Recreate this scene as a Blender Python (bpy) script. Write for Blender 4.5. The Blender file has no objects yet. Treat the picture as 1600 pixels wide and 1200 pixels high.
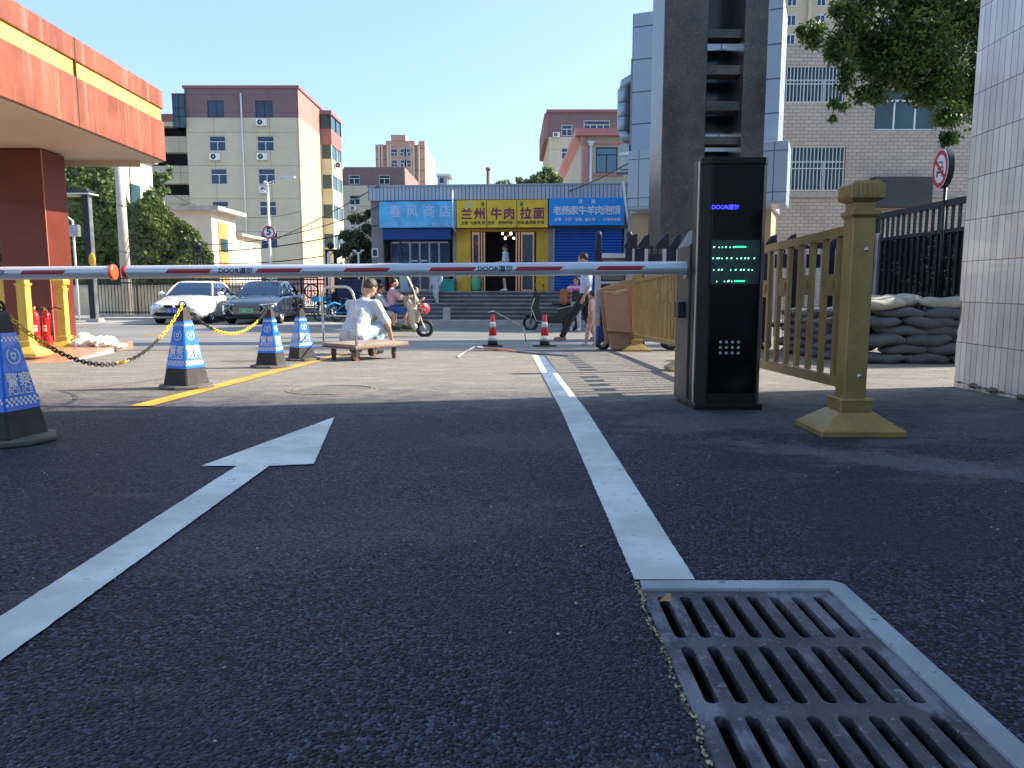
import bpy, bmesh, math, random
from math import sin, cos, tan, radians as R, pi, atan2, sqrt
from mathutils import Vector, Matrix
random.seed(7)
SC = bpy.context.scene
COL = SC.collection
# ------------------------------------------------------------------ camera, sky, sun, exposure
F = 1200.0; PITCH = R(7.13); CZ = 0.70
cam = bpy.data.cameras.new('camera'); cam.sensor_width = 36; cam.lens = 36*F/1600
cam.clip_start = 0.05; cam.clip_end = 2000
camo = bpy.data.objects.new('camera', cam); COL.objects.link(camo)
camo.location = (0, 0, CZ); camo.rotation_euler = (pi/2-PITCH, 0, 0); SC.camera = camo
SUN_AZ = R(76.5); SUN_EL = R(35.0)
W = bpy.data.worlds.new('World'); SC.world = W; W.use_nodes = True
nt = W.node_tree
sky = nt.nodes.new('ShaderNodeTexSky'); sky.sky_type = 'NISHITA'; sky.sun_disc = False
sky.sun_elevation = SUN_EL; sky.sun_rotation = SUN_AZ; sky.air_density = 1.0; sky.dust_density = 2.2; sky.ozone_density = 2.0
tint = nt.nodes.new('ShaderNodeMix'); tint.data_type = 'RGBA'; tint.blend_type = 'MULTIPLY'; tint.inputs[0].default_value = 1; tint.inputs[7].default_value = (.93, 1.01, 1.12, 1)
nt.links.new(sky.outputs[0], tint.inputs[6]); hz = nt.nodes.new('ShaderNodeMix'); hz.data_type = 'RGBA'; hz.inputs[0].default_value = .34; hz.inputs[7].default_value = (1.75, 2.45, 3.1, 1)
nt.links.new(tint.outputs[2], hz.inputs[6]); nt.links.new(hz.outputs[2], nt.nodes['Background'].inputs[0]); nt.nodes['Background'].inputs[1].default_value = 0.15
sl = bpy.data.lights.new('sun', 'SUN'); sl.energy = 5.0; sl.angle = R(0.5); sl.color = (1.0, 0.89, 0.74)
so = bpy.data.objects.new('sun', sl); COL.objects.link(so)
sd = Vector((sin(SUN_AZ)*cos(SUN_EL), cos(SUN_AZ)*cos(SUN_EL), sin(SUN_EL)))
so.rotation_euler = sd.to_track_quat('Z', 'Y').to_euler()
SC.view_settings.view_transform = 'Standard'; SC.view_settings.look = 'None'
SC.view_settings.exposure = 1.15; SC.view_settings.gamma = 1.0

# ------------------------------------------------------------------ helpers: picture rays and ground
def ray(u, v):
    a = (u-800)/F; b = (600-v)/F
    return Vector((a, cos(PITCH)+b*sin(PITCH), -sin(PITCH)+b*cos(PITCH)))
def at(u, v, Y):
    d = ray(u, v); t = Y/d.y
    return Vector((d.x*t, Y, CZ+d.z*t))
GP = [(-60, 0), (4.3, 0), (9.5, -.15), (11, -.20), (14, -.33), (17, -.43), (25, -.5), (800, -.5)]
def gz(y):
    for (a, za), (b, zb) in zip(GP, GP[1:]):
        if y <= b: return za+(zb-za)*(y-a)/(b-a)
    return -.5
def G(u, v):
    Y = 5.0
    d = ray(u, v)
    lo, hi = .1, 400.
    for _ in range(60):
        m = (lo+hi)/2
        if CZ+d.z/d.y*m > gz(m): lo = m
        else: hi = m
    return Vector((d.x/d.y*lo, lo, gz(lo)))

def proj(par, u, v, yp=0.0):
    M = (Matrix.Translation(Vector(par.location)) @ Matrix.Rotation(par.rotation_euler[2], 4, 'Z')).inverted()
    o = M @ Vector((0, 0, CZ)); d = M.to_3x3() @ ray(u, v); t = (yp-o.y)/d.y; return o+d*t
# ------------------------------------------------------------------ materials
def lin(h, k=1.0):
    h = h.lstrip('#'); o = []
    for i in (0, 2, 4):
        c = int(h[i:i+2], 16)/255
        o.append((c/12.92 if c <= .04045 else ((c+.055)/1.055)**2.4)*k)
    return tuple(o)+(1,)
class NT:
    def __init__(s, m):
        s.t = m.node_tree; s.n = s.t.nodes; s.b = s.n['Principled BSDF']
    def new(s, ty, **kw):
        n = s.n.new(ty)
        for k, v in kw.items():
            if k.startswith('i_'):
                key = k[2:]; key = int(key) if key.isdigit() else key.replace('_', ' ')
                n.inputs[key].default_value = v
            else: setattr(n, k, v)
        return n
    def ln(s, a, b): s.t.links.new(a, b)
    def mix(s, fac, a, b, blend='MIX'):
        n = s.n.new('ShaderNodeMix'); n.data_type = 'RGBA'; n.blend_type = blend
        for i, x in ((0, fac), (6, a), (7, b)):
            if hasattr(x, 'links'): s.ln(x, n.inputs[i])
            else: n.inputs[i].default_value = x
        return n.outputs[2]
    def math(s, op, a, b=0, c=0, clamp=False):
        n = s.n.new('ShaderNodeMath'); n.operation = op; n.use_clamp = clamp
        for i, x in enumerate((a, b, c)):
            if hasattr(x, 'links'): s.ln(x, n.inputs[i])
            else: n.inputs[i].default_value = x
        return n.outputs[0]
    def ramp(s, fac, a, b):   # smooth map a..b -> 0..1
        n = s.n.new('ShaderNodeMapRange'); n.interpolation_type = 'SMOOTHSTEP'
        n.inputs[1].default_value = a; n.inputs[2].default_value = b; s.ln(fac, n.inputs[0]); return n.outputs[0]
    def co(s, scale=(1, 1, 1), axis='xyz'):
        tc = s.n.new('ShaderNodeTexCoord'); o = tc.outputs['Object']
        if axis != 'xyz':
            sp = s.n.new('ShaderNodeSeparateXYZ'); s.ln(o, sp.inputs[0]); cb = s.n.new('ShaderNodeCombineXYZ')
            for i, a in enumerate(axis): s.ln(sp.outputs['xyz'.index(a)], cb.inputs[i])
            o = cb.outputs[0]
        mp = s.n.new('ShaderNodeMapping'); mp.inputs['Scale'].default_value = scale; s.ln(o, mp.inputs[0]); return mp.outputs[0]
    def noise(s, co, scale, detail=3, rough=.5):
        n = s.n.new('ShaderNodeTexNoise'); n.inputs['Scale'].default_value = scale; n.inputs['Detail'].default_value = detail
        n.inputs['Roughness'].default_value = rough; s.ln(co, n.inputs['Vector']); return n.outputs[0]
    def bump(s, h, strength=.3, dist=.01):
        n = s.n.new('ShaderNodeBump'); n.inputs['Strength'].default_value = strength; n.inputs['Distance'].default_value = dist
        s.ln(h, n.inputs['Height']); s.ln(n.outputs[0], s.b.inputs['Normal'])
MC = {}
def mat(name, c, rough=.6, metal=0, var=.12, scale=4, bump=0, bscale=40, spec=None, emit=0, dirt=0, coat=0, streak=0):
    if name in MC: return MC[name]
    m = bpy.data.materials.new(name); m.use_nodes = True; t = NT(m); b = t.b
    if isinstance(c, str): c = lin(c)
    if len(c) == 3: c = tuple(c)+(1,)
    b.inputs['Roughness'].default_value = rough; b.inputs['Metallic'].default_value = metal
    if spec is not None: b.inputs['Specular IOR Level'].default_value = spec
    if coat: b.inputs['Coat Weight'].default_value = coat
    co = t.co()
    if var > 0:
        f = t.noise(co, scale, 4, .6)
        d = tuple(x*(1-var) for x in c[:3])+(1,); l = tuple(min(1, x*(1+var)) for x in c[:3])+(1,)
        o = t.mix(t.ramp(f, .3, .7), d, l)
        if dirt:
            f2 = t.ramp(t.noise(co, scale*2.7, 6, .7), .5, .72)
            o = t.mix(t.math('MULTIPLY', f2, dirt), o, (c[0]*.35+.02, c[1]*.33+.018, c[2]*.3+.014, 1))
        if streak:
            f3 = t.ramp(t.noise(t.co((6, 6, .25)), 1.6, 4, .6), .5, .75)
            o = t.mix(t.math('MULTIPLY', f3, streak), o, (min(1, c[0]*1.1+.16), min(1, c[1]*1.1+.17), min(1, c[2]*1.1+.16), 1))
        t.ln(o, b.inputs['Base Color'])
        rr = t.math('MULTIPLY_ADD', f, .25, rough-.12, clamp=True); t.ln(rr, b.inputs['Roughness'])
    else: b.inputs['Base Color'].default_value = c
    if bump: t.bump(t.noise(co, bscale, 5, .6), bump, .01)
    if emit:
        b.inputs['Emission Color'].default_value = c; b.inputs['Emission Strength'].default_value = emit
    MC[name] = m; return m
def brick(name, c1, c2, mortar, w, h, ms, axis='xzy', off=.5, rough=.6, bump=.4, var=.15, coat=0):
    if name in MC: return MC[name]
    m = bpy.data.materials.new(name); m.use_nodes = True; t = NT(m)
    co = t.co((1, 1, 1), axis)
    n = t.new('ShaderNodeTexBrick'); n.offset = off; n.squash = 1
    n.inputs['Scale'].default_value = 1; n.inputs['Brick Width'].default_value = w; n.inputs['Row Height'].default_value = h
    n.inputs['Mortar Size'].default_value = ms; n.inputs['Mortar Smooth'].default_value = .2; n.inputs['Bias'].default_value = 0
    for i, c in (('Color1', c1), ('Color2', c2), ('Mortar', mortar)):
        n.inputs[i].default_value = (lin(c) if isinstance(c, str) else tuple(c)+(1,))
    t.ln(co, n.inputs['Vector'])
    f = t.noise(co, .9, 5, .65)
    o = t.mix(t.ramp(f, .3, .75), n.outputs['Color'], t.mix(1.0, n.outputs['Color'], (1-var, 1-var, 1-var*.9, 1), 'MULTIPLY'))
    t.ln(o, t.b.inputs['Base Color']); t.b.inputs['Roughness'].default_value = rough
    if coat: t.b.inputs['Coat Weight'].default_value = coat
    if bump: t.bump(t.math('SUBTRACT', 1, n.outputs['Fac']), bump, .005)
    MC[name] = m; return m
def glassm(name, tint=(.03, .05, .07), alpha=.5):
    if name in MC: return MC[name]
    m = bpy.data.materials.new(name); m.use_nodes = True; t = NT(m)
    t.b.inputs['Base Color'].default_value = tint+(1,); t.b.inputs['Roughness'].default_value = .04
    t.b.inputs['Alpha'].default_value = alpha; t.b.inputs['IOR'].default_value = 1.52
    t.bump(t.noise(t.co(), 1.3, 2), .04, .02)
    MC[name] = m; return m
def leafm(name, c, c2):
    if name in MC: return MC[name]
    m = bpy.data.materials.new(name); m.use_nodes = True; t = NT(m)
    oi = t.co(); f = t.noise(oi, 3.1, 3, .6)
    wn = t.new('ShaderNodeTexNoise'); wn.inputs['Scale'].default_value = 40; t.ln(oi, wn.inputs['Vector'])
    cc = t.mix(t.ramp(t.math('ADD', t.math('MULTIPLY', f, .6), t.math('MULTIPLY', wn.outputs[0], .4)), .35, .65), c+(1,), c2+(1,))
    t.ln(cc, t.b.inputs['Base Color']); t.b.inputs['Roughness'].default_value = .5
    tr = t.new('ShaderNodeBsdfTranslucent'); t.ln(cc, tr.inputs[0])
    ms = t.new('ShaderNodeMixShader'); ms.inputs[0].default_value = .35
    t.ln(t.b.outputs[0], ms.inputs[1]); t.ln(tr.outputs[0], ms.inputs[2])
    t.ln(ms.outputs[0], t.n['Material Output'].inputs[0]); MC[name] = m; return m

def asphalt_near():
    m = bpy.data.materials.new('asphalt_new'); m.use_nodes = True; t = NT(m)
    co = t.co()
    v = t.new('ShaderNodeTexVoronoi'); v.inputs['Scale'].default_value = 150; t.ln(co, v.inputs['Vector'])
    sp = t.new('ShaderNodeSeparateColor'); t.ln(v.outputs['Color'], sp.inputs[0])
    big = t.noise(co, 1.1, 5, .6); mid = t.noise(co, 7, 5, .65)
    base = t.mix(t.math('POWER', sp.outputs[0], 3.6), (.0015, .003, .011, 1), (.125, .160, .275, 1))  # brightest grains carry painted glints of lit stone facets
    spk = t.ramp(sp.outputs[1], .95, .99)
    base = t.mix(t.math('MULTIPLY', spk, .75), base, (.13, .135, .15, 1))
    base = t.mix(t.math('MULTIPLY', t.ramp(big, .46, .60), .55), base, (.020, .029, .062, 1))
    base = t.mix(t.math('MULTIPLY', t.ramp(t.noise(t.co((1.6, .5, 1)), 1.3, 5, .65), .50, .62), .35), base, (.032, .042, .078, 1))
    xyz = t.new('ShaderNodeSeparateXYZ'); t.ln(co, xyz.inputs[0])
    # dusty patches, plus sunlit brightness painted into the asphalt past the shadow edge
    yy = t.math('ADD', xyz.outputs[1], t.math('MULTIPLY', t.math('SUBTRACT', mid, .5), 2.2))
    lit_dust = t.math('MULTIPLY', t.ramp(yy, 3.9, 6.2), .9)
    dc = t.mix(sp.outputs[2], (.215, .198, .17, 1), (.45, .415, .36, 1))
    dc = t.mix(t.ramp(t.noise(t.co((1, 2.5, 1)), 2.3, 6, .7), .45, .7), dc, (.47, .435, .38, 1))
    base = t.mix(lit_dust, base, dc)
    # pale dried stains on the right
    n1 = t.noise(t.co((.8, 2.4, 1)), 1.7, 6, .72)
    sm = t.math('MULTIPLY', t.ramp(n1, .50, .60), t.math('MULTIPLY', t.ramp(xyz.outputs[0], .6, 1.2), t.ramp(xyz.outputs[1], 2.2, 3.2)))
    base = t.mix(t.math('MULTIPLY', sm, t.math('MULTIPLY_ADD', sp.outputs[0], .5, .3)), base, (.17, .175, .20, 1))
    n2 = t.ramp(t.noise(t.co((.5, 3.5, 1)), 2.1, 6, .75), .585, .64)
    base = t.mix(t.math('MULTIPLY', n2, .35), base, (.14, .135, .13, 1))
    for (sx_, sy_, rx_, ry_, an_, k_) in ((1.62, 3.05, .95, .16, -.55, .9), (1.15, 4.0, .75, .40, .1, .75), (2.35, 2.55, .9, .14, -.5, .75), (2.6, 3.9, 1.0, .5, .2, .5), (.1, 3.5, .55, .25, 0, .35), (-.35, 2.2, .8, .3, .4, .25)):
        tc_ = t.new('ShaderNodeMapping', vector_type='TEXTURE'); tc_.inputs['Location'].default_value = (sx_, sy_, 0); tc_.inputs['Rotation'].default_value = (0, 0, an_); tc_.inputs['Scale'].default_value = (rx_, ry_, 1); t.ln(co, tc_.inputs[0])
        ln_ = t.new('ShaderNodeVectorMath', operation='LENGTH'); t.ln(tc_.outputs[0], ln_.inputs[0])
        f_ = t.math('ADD', ln_.outputs['Value'], t.math('MULTIPLY', t.math('SUBTRACT', t.noise(co, 5, 7, .75), .5), 3.2))
        f_ = t.math('MULTIPLY', t.ramp(t.math('SUBTRACT', 1.25, f_), 0, .9), t.math('MULTIPLY_ADD', sp.outputs[0], .6, .4))
        base = t.mix(t.math('MULTIPLY', f_, k_), base, (.20, .22, .27, 1))
    t.ln(base, t.b.inputs['Base Color'])
    t.b.inputs['Roughness'].default_value = .62; t.b.inputs['Specular IOR Level'].default_value = .36
    t.ln(t.math('MULTIPLY_ADD', sp.outputs[1], .35, .42), t.b.inputs['Roughness'])
    h = t.math('ADD', t.math('MULTIPLY', v.outputs['Distance'], -1.6), t.math('MULTIPLY', sp.outputs[0], .5))
    t.bump(h, 1.0, .009)
    return m
def asphalt_old():
    m = bpy.data.materials.new('asphalt_old'); m.use_nodes = True; t = NT(m)
    co = t.co(); st = t.co((.12, 1.6, 1))
    a = t.noise(st, 1.4, 6, .7); b = t.noise(co, .5, 5, .6); g = t.noise(co, 60, 3, .7)
    c = t.mix(t.ramp(a, .35, .68), (.15, .147, .14, 1), (.29, .28, .26, 1))
    c = t.mix(t.math('MULTIPLY', t.ramp(b, .45, .7), .5), c, (.27, .25, .22, 1))
    c = t.mix(t.math('MULTIPLY', g, .35), c, (.07, .07, .07, 1))
    t.ln(c, t.b.inputs['Base Color']); t.b.inputs['Roughness'].default_value = .6
    t.bump(g, .3, .006); return m
def paint(name, c, wear=.5):
    m = bpy.data.materials.new(name); m.use_nodes = True; t = NT(m)
    co = t.co(); a = t.noise(co, 30, 5, .75); b = t.noise(co, 2.2, 4, .6); v = t.noise(co, 110, 2, .6)
    w = t.math('MULTIPLY', t.ramp(t.math('ADD', a, t.math('MULTIPLY', b, .25)), .745, .78), wear)
    w = t.math('MAXIMUM', w, t.math('MULTIPLY', t.ramp(t.noise(t.co((1, 1, 1)), 14, 3, .5), .70, .73), .9))
    cc = t.mix(t.ramp(b, .42, .6), tuple(x*.74 for x in c)+(1,), c+(1,))
    cc = t.mix(w, cc, (.06, .06, .065, 1))
    t.ln(cc, t.b.inputs['Base Color']); t.b.inputs['Roughness'].default_value = .55; t.bump(v, .35, .003); return m

# ------------------------------------------------------------------ mesh builder
class MB:
    def __init__(s): s.v = []; s.f = []; s.mi = []; s.sm = []; s.mats = []
    def midx(s, m):
        if m not in s.mats: s.mats.append(m)
        return s.mats.index(m)
    def add(s, vs, fs, m, M=None, smooth=False):
        b = len(s.v)
        for p in vs:
            p = Vector(p)
            s.v.append(tuple(M @ p) if M is not None else tuple(p))
        k = s.midx(m)
        for f in fs: s.f.append([b+i for i in f]); s.mi.append(k); s.sm.append(smooth)
        return s
    def box(s, x0, x1, y0, y1, z0, z1, m, M=None):
        v = [(x0, y0, z0), (x1, y0, z0), (x1, y1, z0), (x0, y1, z0), (x0, y0, z1), (x1, y0, z1), (x1, y1, z1), (x0, y1, z1)]
        return s.add(v, [(3, 2, 1, 0), (4, 5, 6, 7), (0, 1, 5, 4), (1, 2, 6, 5), (2, 3, 7, 6), (3, 0, 4, 7)], m, M)
    def fr(s, b, t, z0, z1, m, M=None):     # frustum: (x0,x1,y0,y1) bottom, top
        v = [(b[0], b[2], z0), (b[1], b[2], z0), (b[1], b[3], z0), (b[0], b[3], z0), (t[0], t[2], z1), (t[1], t[2], z1), (t[1], t[3], z1), (t[0], t[3], z1)]
        return s.add(v, [(3, 2, 1, 0), (4, 5, 6, 7), (0, 1, 5, 4), (1, 2, 6, 5), (2, 3, 7, 6), (3, 0, 4, 7)], m, M)
    def tube(s, pts, r, m, n=8, closed=False, M=None):
        pts = [Vector(p) for p in pts]; N = len(pts); vs = []; fs = []
        up = None
        for i, p in enumerate(pts):
            if closed: d = pts[(i+1) % N]-pts[i-1]
            else: d = pts[min(i+1, N-1)]-pts[max(i-1, 0)]
            d.normalize()
            if up is None:
                up = Vector((0, 0, 1)) if abs(d.z) < .9 else Vector((1, 0, 0))
            a = d.cross(up).normalized(); up = a.cross(d).normalized()
            rr = r[i] if isinstance(r, (list, tuple)) else r
            for k in range(n):
                t = 2*pi*k/n; vs.append(p+(a*cos(t)+up*sin(t))*rr)
        for i in range(N if closed else N-1):
            j = (i+1) % N
            for k in range(n):
                l = (k+1) % n; fs.append((i*n+k, i*n+l, j*n+l, j*n+k))
        if not closed: fs.append(tuple(range(n))[::-1]); fs.append(tuple((N-1)*n+k for k in range(n)))
        return s.add(vs, fs, m, M, True)
    def lathe(s, prof, m, n=20, M=None, smooth=True):
        vs = []; fs = []
        for r, z in prof:
            for k in range(n): vs.append((r*cos(2*pi*k/n), r*sin(2*pi*k/n), z))
        for i in range(len(prof)-1):
            for k in range(n):
                l = (k+1) % n; fs.append((i*n+k, i*n+l, (i+1)*n+l, (i+1)*n+k))
        fs.append(tuple(range(n))[::-1]); fs.append(tuple((len(prof)-1)*n+k for k in range(n)))
        return s.add(vs, fs, m, M, smooth)
    def ell(s, c, r, m, M=None, n=14, k=9):
        if not isinstance(r, (list, tuple)): r = (r, r, r)
        vs = [(c[0], c[1], c[2]-r[2])]; fs = []
        for i in range(1, k):
            a = -pi/2+pi*i/k
            for j in range(n): vs.append((c[0]+r[0]*cos(a)*cos(2*pi*j/n), c[1]+r[1]*cos(a)*sin(2*pi*j/n), c[2]+r[2]*sin(a)))
        vs.append((c[0], c[1], c[2]+r[2])); L = len(vs)-1
        for j in range(n):
            l = (j+1) % n
            fs.append((0, 1+l, 1+j)); fs.append((L, L-n+j, L-n+l))
            for i in range(k-2): fs.append((1+i*n+j, 1+i*n+l, 1+(i+1)*n+l, 1+(i+1)*n+j))
        return s.add(vs, fs, m, M, True)
    def cap(s, p0, p1, r0, r1, m, n=12, M=None):  # tapered capsule
        p0 = Vector(p0); p1 = Vector(p1); d = p1-p0; L = d.length
        q = (d.to_track_quat('Z', 'Y').to_matrix().to_4x4() if L > 1e-6 else Matrix.Identity(4)); q = Matrix.Translation(p0) @ q
        pr = [(max(1e-4, r0*cos(a)), r0*sin(a)) for a in (-1.5, -1.0, -.5, 0)]+[(max(1e-4, r1*cos(a)), L+r1*sin(a)) for a in (0, .5, 1.0, 1.5)]
        return s.lathe(pr, m, n, (M @ q) if M is not None else q)
    def prism(s, poly, d0, d1, m, M=None, axis='y'):  # poly in (a,b); extruded along axis
        n = len(poly); vs = []
        for d in (d0, d1):
            for a, b in poly:
                vs.append({'y': (a, d, b), 'x': (d, a, b), 'z': (a, b, d)}[axis])
        fs = [tuple(range(n)), tuple(range(n, 2*n))[::-1]]+[(i, n+i, n+(i+1) % n, (i+1) % n) for i in range(n)]
        b = len(s.f); s.add(vs, fs, m, M); return s
    def quad(s, a, b, c, d, m, M=None): return s.add([a, b, c, d], [(0, 1, 2, 3)], m, M)
    def text(s, txt, size, m, M=None, bold=0, fn=None, spacing=1.0, align='CENTER', zstep=.0004, res=3, extr=0):
        c = bpy.data.curves.new('t', 'FONT'); c.body = txt; c.size = size; c.resolution_u = res; c.space_character = spacing
        c.align_x = align; c.align_y = 'CENTER'; c.extrude = extr
        o = bpy.data.objects.new('t', c); COL.objects.link(o)
        dg = bpy.context.evaluated_depsgraph_get(); dg.update()
        me = bpy.data.meshes.new_from_object(o.evaluated_get(dg))
        vv = [v.co.copy() for v in me.vertices]; ff = [tuple(p.vertices) for p in me.polygons]
        bpy.data.objects.remove(o); bpy.data.curves.remove(c); bpy.data.meshes.remove(me)
        offs = [(0, 0)] if not bold else [(0, 0), (bold, 0), (-bold, 0), (0, bold), (0, -bold)]
        for i, (dx, dy) in enumerate(offs):
            # text lies in x (right) / z (up), facing -y
            pts = [(v.x+dx, -i*zstep-v.z, v.y+dy) for v in vv]
            if fn: pts = [fn(*p) for p in pts]
            s.add(pts, ff, m, M)
        return s
    def build(s, name, parent=None, bevel=0, seg=2, loc=None, rot=None, sub=0, recalc=True):
        me = bpy.data.meshes.new(name); me.from_pydata(s.v, [], s.f)
        for m in s.mats: me.materials.append(m)
        me.polygons.foreach_set('material_index', s.mi); me.polygons.foreach_set('use_smooth', s.sm)
        if recalc:
            bm = bmesh.new(); bm.from_mesh(me); bmesh.ops.recalc_face_normals(bm, faces=bm.faces); bm.to_mesh(me); bm.free()
        me.update()
        o = bpy.data.objects.new(name, me); COL.objects.link(o)
        if parent: o.parent = parent
        if loc: o.location = loc
        if rot: o.rotation_euler = rot
        if bevel:
            b = o.modifiers.new('b', 'BEVEL'); b.width = bevel; b.segments = seg; b.limit_method = 'ANGLE'; b.angle_limit = R(40)
        if sub:
            b = o.modifiers.new('s', 'SUBSURF'); b.levels = sub; b.render_levels = sub
        return o
    def remesh(s, name, parent=None, vox=.014, smooth=4, noise=0, nscale=.2, mt=None):
        o = s.build('tmp', recalc=True)
        r = o.modifiers.new('r', 'REMESH'); r.mode = 'VOXEL'; r.voxel_size = vox; r.use_smooth_shade = True
        if noise:
            tx = bpy.data.textures.new('n', 'CLOUDS'); tx.noise_scale = nscale; tx.noise_depth = 3
            dm = o.modifiers.new('d', 'DISPLACE'); dm.texture = tx; dm.strength = noise; dm.mid_level = .5; dm.texture_coords = 'LOCAL'
        sm = o.modifiers.new('m', 'SMOOTH'); sm.iterations = smooth; sm.factor = .5
        dg = bpy.context.evaluated_depsgraph_get(); dg.update()
        me = bpy.data.meshes.new_from_object(o.evaluated_get(dg)); me.name = name
        bpy.data.objects.remove(o)
        me.materials.clear(); me.materials.append(mt or s.mats[0])
        for p in me.polygons: p.use_smooth = True
        n = bpy.data.objects.new(name, me); COL.objects.link(n)
        if parent: n.parent = parent
        return n
def tag(o, label=None, cat=None, group=None, kind=None):
    if label: o['label'] = label
    if cat: o['category'] = cat
    if group: o['group'] = group
    if kind: o['kind'] = kind
    return o
def thing(name, label, cat, loc=(0, 0, 0), rz=0, group=None):
    o = bpy.data.objects.new(name, None); o.empty_display_size = .1; COL.objects.link(o)
    o.location = loc; o.rotation_euler = (0, 0, rz); return tag(o, label, cat, group)
def dup(o, parent=None):
    c = o.copy(); COL.objects.link(c)
    if parent: c.parent = parent
    for ch in list(o.children): dup(ch, c)
    return c
def again(src, loc, rz, label, group=None):
    c = dup(src); c.location = loc; c.rotation_euler = (0, 0, rz); c['label'] = label
    if group: c['group'] = group
    return c
def T(x, y, z): return Matrix.Translation((x, y, z))
def RZ(a): return Matrix.Rotation(a, 4, 'Z')
def RX(a): return Matrix.Rotation(a, 4, 'X')
def RY(a): return Matrix.Rotation(a, 4, 'Y')

# common materials
M_white = mat('white_paint_metal', '#d8dadb', .35, 0, .05, 3)
M_black = mat('black_plastic', (.012, .012, .014), .45, 0, .2, 12, dirt=.0)
M_iron = mat('black_iron', (.014, .014, .018), .45, .2, .3, 6)
M_rubber = mat('black_rubber', (.018, .018, .019), .75, 0, .3, 20, .2, 60)
M_chrome = mat('brushed_steel', (.55, .56, .58), .28, 1, .12, 9)
M_steel = mat('grey_steel', (.34, .35, .36), .4, .8, .2, 5)
M_winglass = mat('window_glass_blue', (.02, .045, .10), .08, 0, .3, .8)
M_winglass2 = mat('window_glass_teal', (.02, .06, .075), .08, 0, .3, .8)
M_winframe = mat('window_frame_white', '#c9ced2', .5, 0, .05)
M_darkframe = mat('window_frame_dark', (.02, .03, .06), .5, 0, .05)
M_concrete = mat('concrete', (.38, .36, .33), .8, 0, .15, 2, .3, 30, dirt=.35)
M_red = mat('red_plastic', (.55, .02, .02), .4, 0, .12, 6)
M_skin = mat('skin', (.50, .29, .20), .5, 0, .06, 8)
M_hair = mat('dark_hair', (.012, .010, .009), .5, 0, .3, 60, .4, 90)
M_dark = mat('dark_void', (.008, .008, .009), .9, 0, 0)

# ------------------------------------------------------------------ ground, street, markings
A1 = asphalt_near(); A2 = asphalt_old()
GX0, GX1, GY0, GY1 = .300, .745, -.05, 1.735
mb = MB()
xs = [-300, -3, GX0, GX1, 3, 300]; ys = [-60, GY0, GY1, 4.3, 9.5, 11, 14, 17, 25, 800]
vs = [(x, y, gz(y)) for y in ys for x in xs]; fs = []
for j in range(len(ys)-1):
    for i in range(len(xs)-1):
        if i == 2 and j == 1: continue
        a = j*len(xs)+i; fs.append((a, a+1, a+1+len(xs), a+len(xs)))
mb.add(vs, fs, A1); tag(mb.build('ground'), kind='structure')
def sheet(name, x0, x1, ya, yb, m, h=.004, wob=0, skew=0):
    b = MB(); yy = [ya]+[p[0] for p in GP if ya < p[0] < yb]+[yb]
    if wob:
        yy = sorted(set(yy+[ya+(yb-ya)*(i/500)**1.6 for i in range(501)]))
    v = []; f = []
    for y in yy:
        o1 = random.uniform(-wob, wob); o2 = random.uniform(-wob, wob)
        v += [(x0+o1+skew*y, y, gz(y)+h), (x1+o2+skew*y, y, gz(y)+h)]
    for i in range(len(yy)-1): f.append((2*i, 2*i+1, 2*i+3, 2*i+2))
    b.add(v, f, m); return tag(b.build(name), kind='structure')
sheet('street', -300, 300, 11.15, 25.2, A2, .004)
P_white = paint('road_paint_white', (.70, .77, .76)); P_yel = paint('road_paint_yellow', (.72, .38, .03), .8)
sheet('lane_line', .303, .449, 1.775, 9.75, P_white, .0045, .0014, -.0047)
mb = MB(); z = .0045
def rough(poly, step=.02, j=.0013):
    o = []
    for (ax, ay), (bx_, by_) in zip(poly, poly[1:]+poly[:1]):
        n = max(1, int(math.hypot(bx_-ax, by_-ay)/step))
        for i in range(n): o.append((ax+(bx_-ax)*i/n+(random.uniform(-j, j) if i else 0), ay+(by_-ay)*i/n+(random.uniform(-j, j) if i else 0), z))
    return o
for pg in ([(-1.105, -.5), (-.968, -.5), (-.958, 2.965), (-1.085, 2.965)], [(-1.225, 2.965), (-1.085, 2.965), (-.958, 2.965), (-.79, 3.0), (-.965, 4.12)]):
    q_ = rough(pg); mb.add(q_, [tuple(range(len(q_)))], P_white)
0 and mb.add([(-1.105, -.5, z), (-.968, -.5, z), (-.958, 2.985, z), (-.79, 3.0, z), (-.965, 4.12, z), (-1.225, 2.965, z), (-1.085, 2.965, z)],
       [(0, 1, 2, 6), (6, 2, 4), (2, 3, 4), (6, 4, 5)], P_white)
tag(mb.build('arrow_marking'), kind='structure')
for a, b in ((4.55, 10.3),):
    sheet('yellow_line', -2.30, -2.17, a, b, P_yel, .0045, .002)
sheet('pale_road_line', -9, -2.6, 18.6, 18.75, P_yel, .008)
# pavement on the far side, with kerb
M_pave = brick('pavement_slab', (.42, .40, .36), (.34, .32, .29), (.2, .19, .17), .5, .5, .008, 'xyz', 0, .8, .3)
mb = MB(); mb.box(-5.2, 300, 25.25, 60, -.6, -.37, M_pave); mb.box(-5.25, 300, 25.12, 25.25, -.6, -.36, M_concrete)
tag(mb.build('pavement', bevel=.01), kind='structure')
mb = MB(); M_apron = mat('apron_concrete', (.30, .285, .26), .8, 0, .18, 1.4, .25, 25, dirt=.3)
mb.box(-300, -5.26, 25.6, 28.6, -.6, -.492, M_apron); mb.box(-300, -5.26, 28.6, 60, -.6, -.40, M_concrete)
tag(mb.build('parking_apron'), kind='structure')

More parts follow.
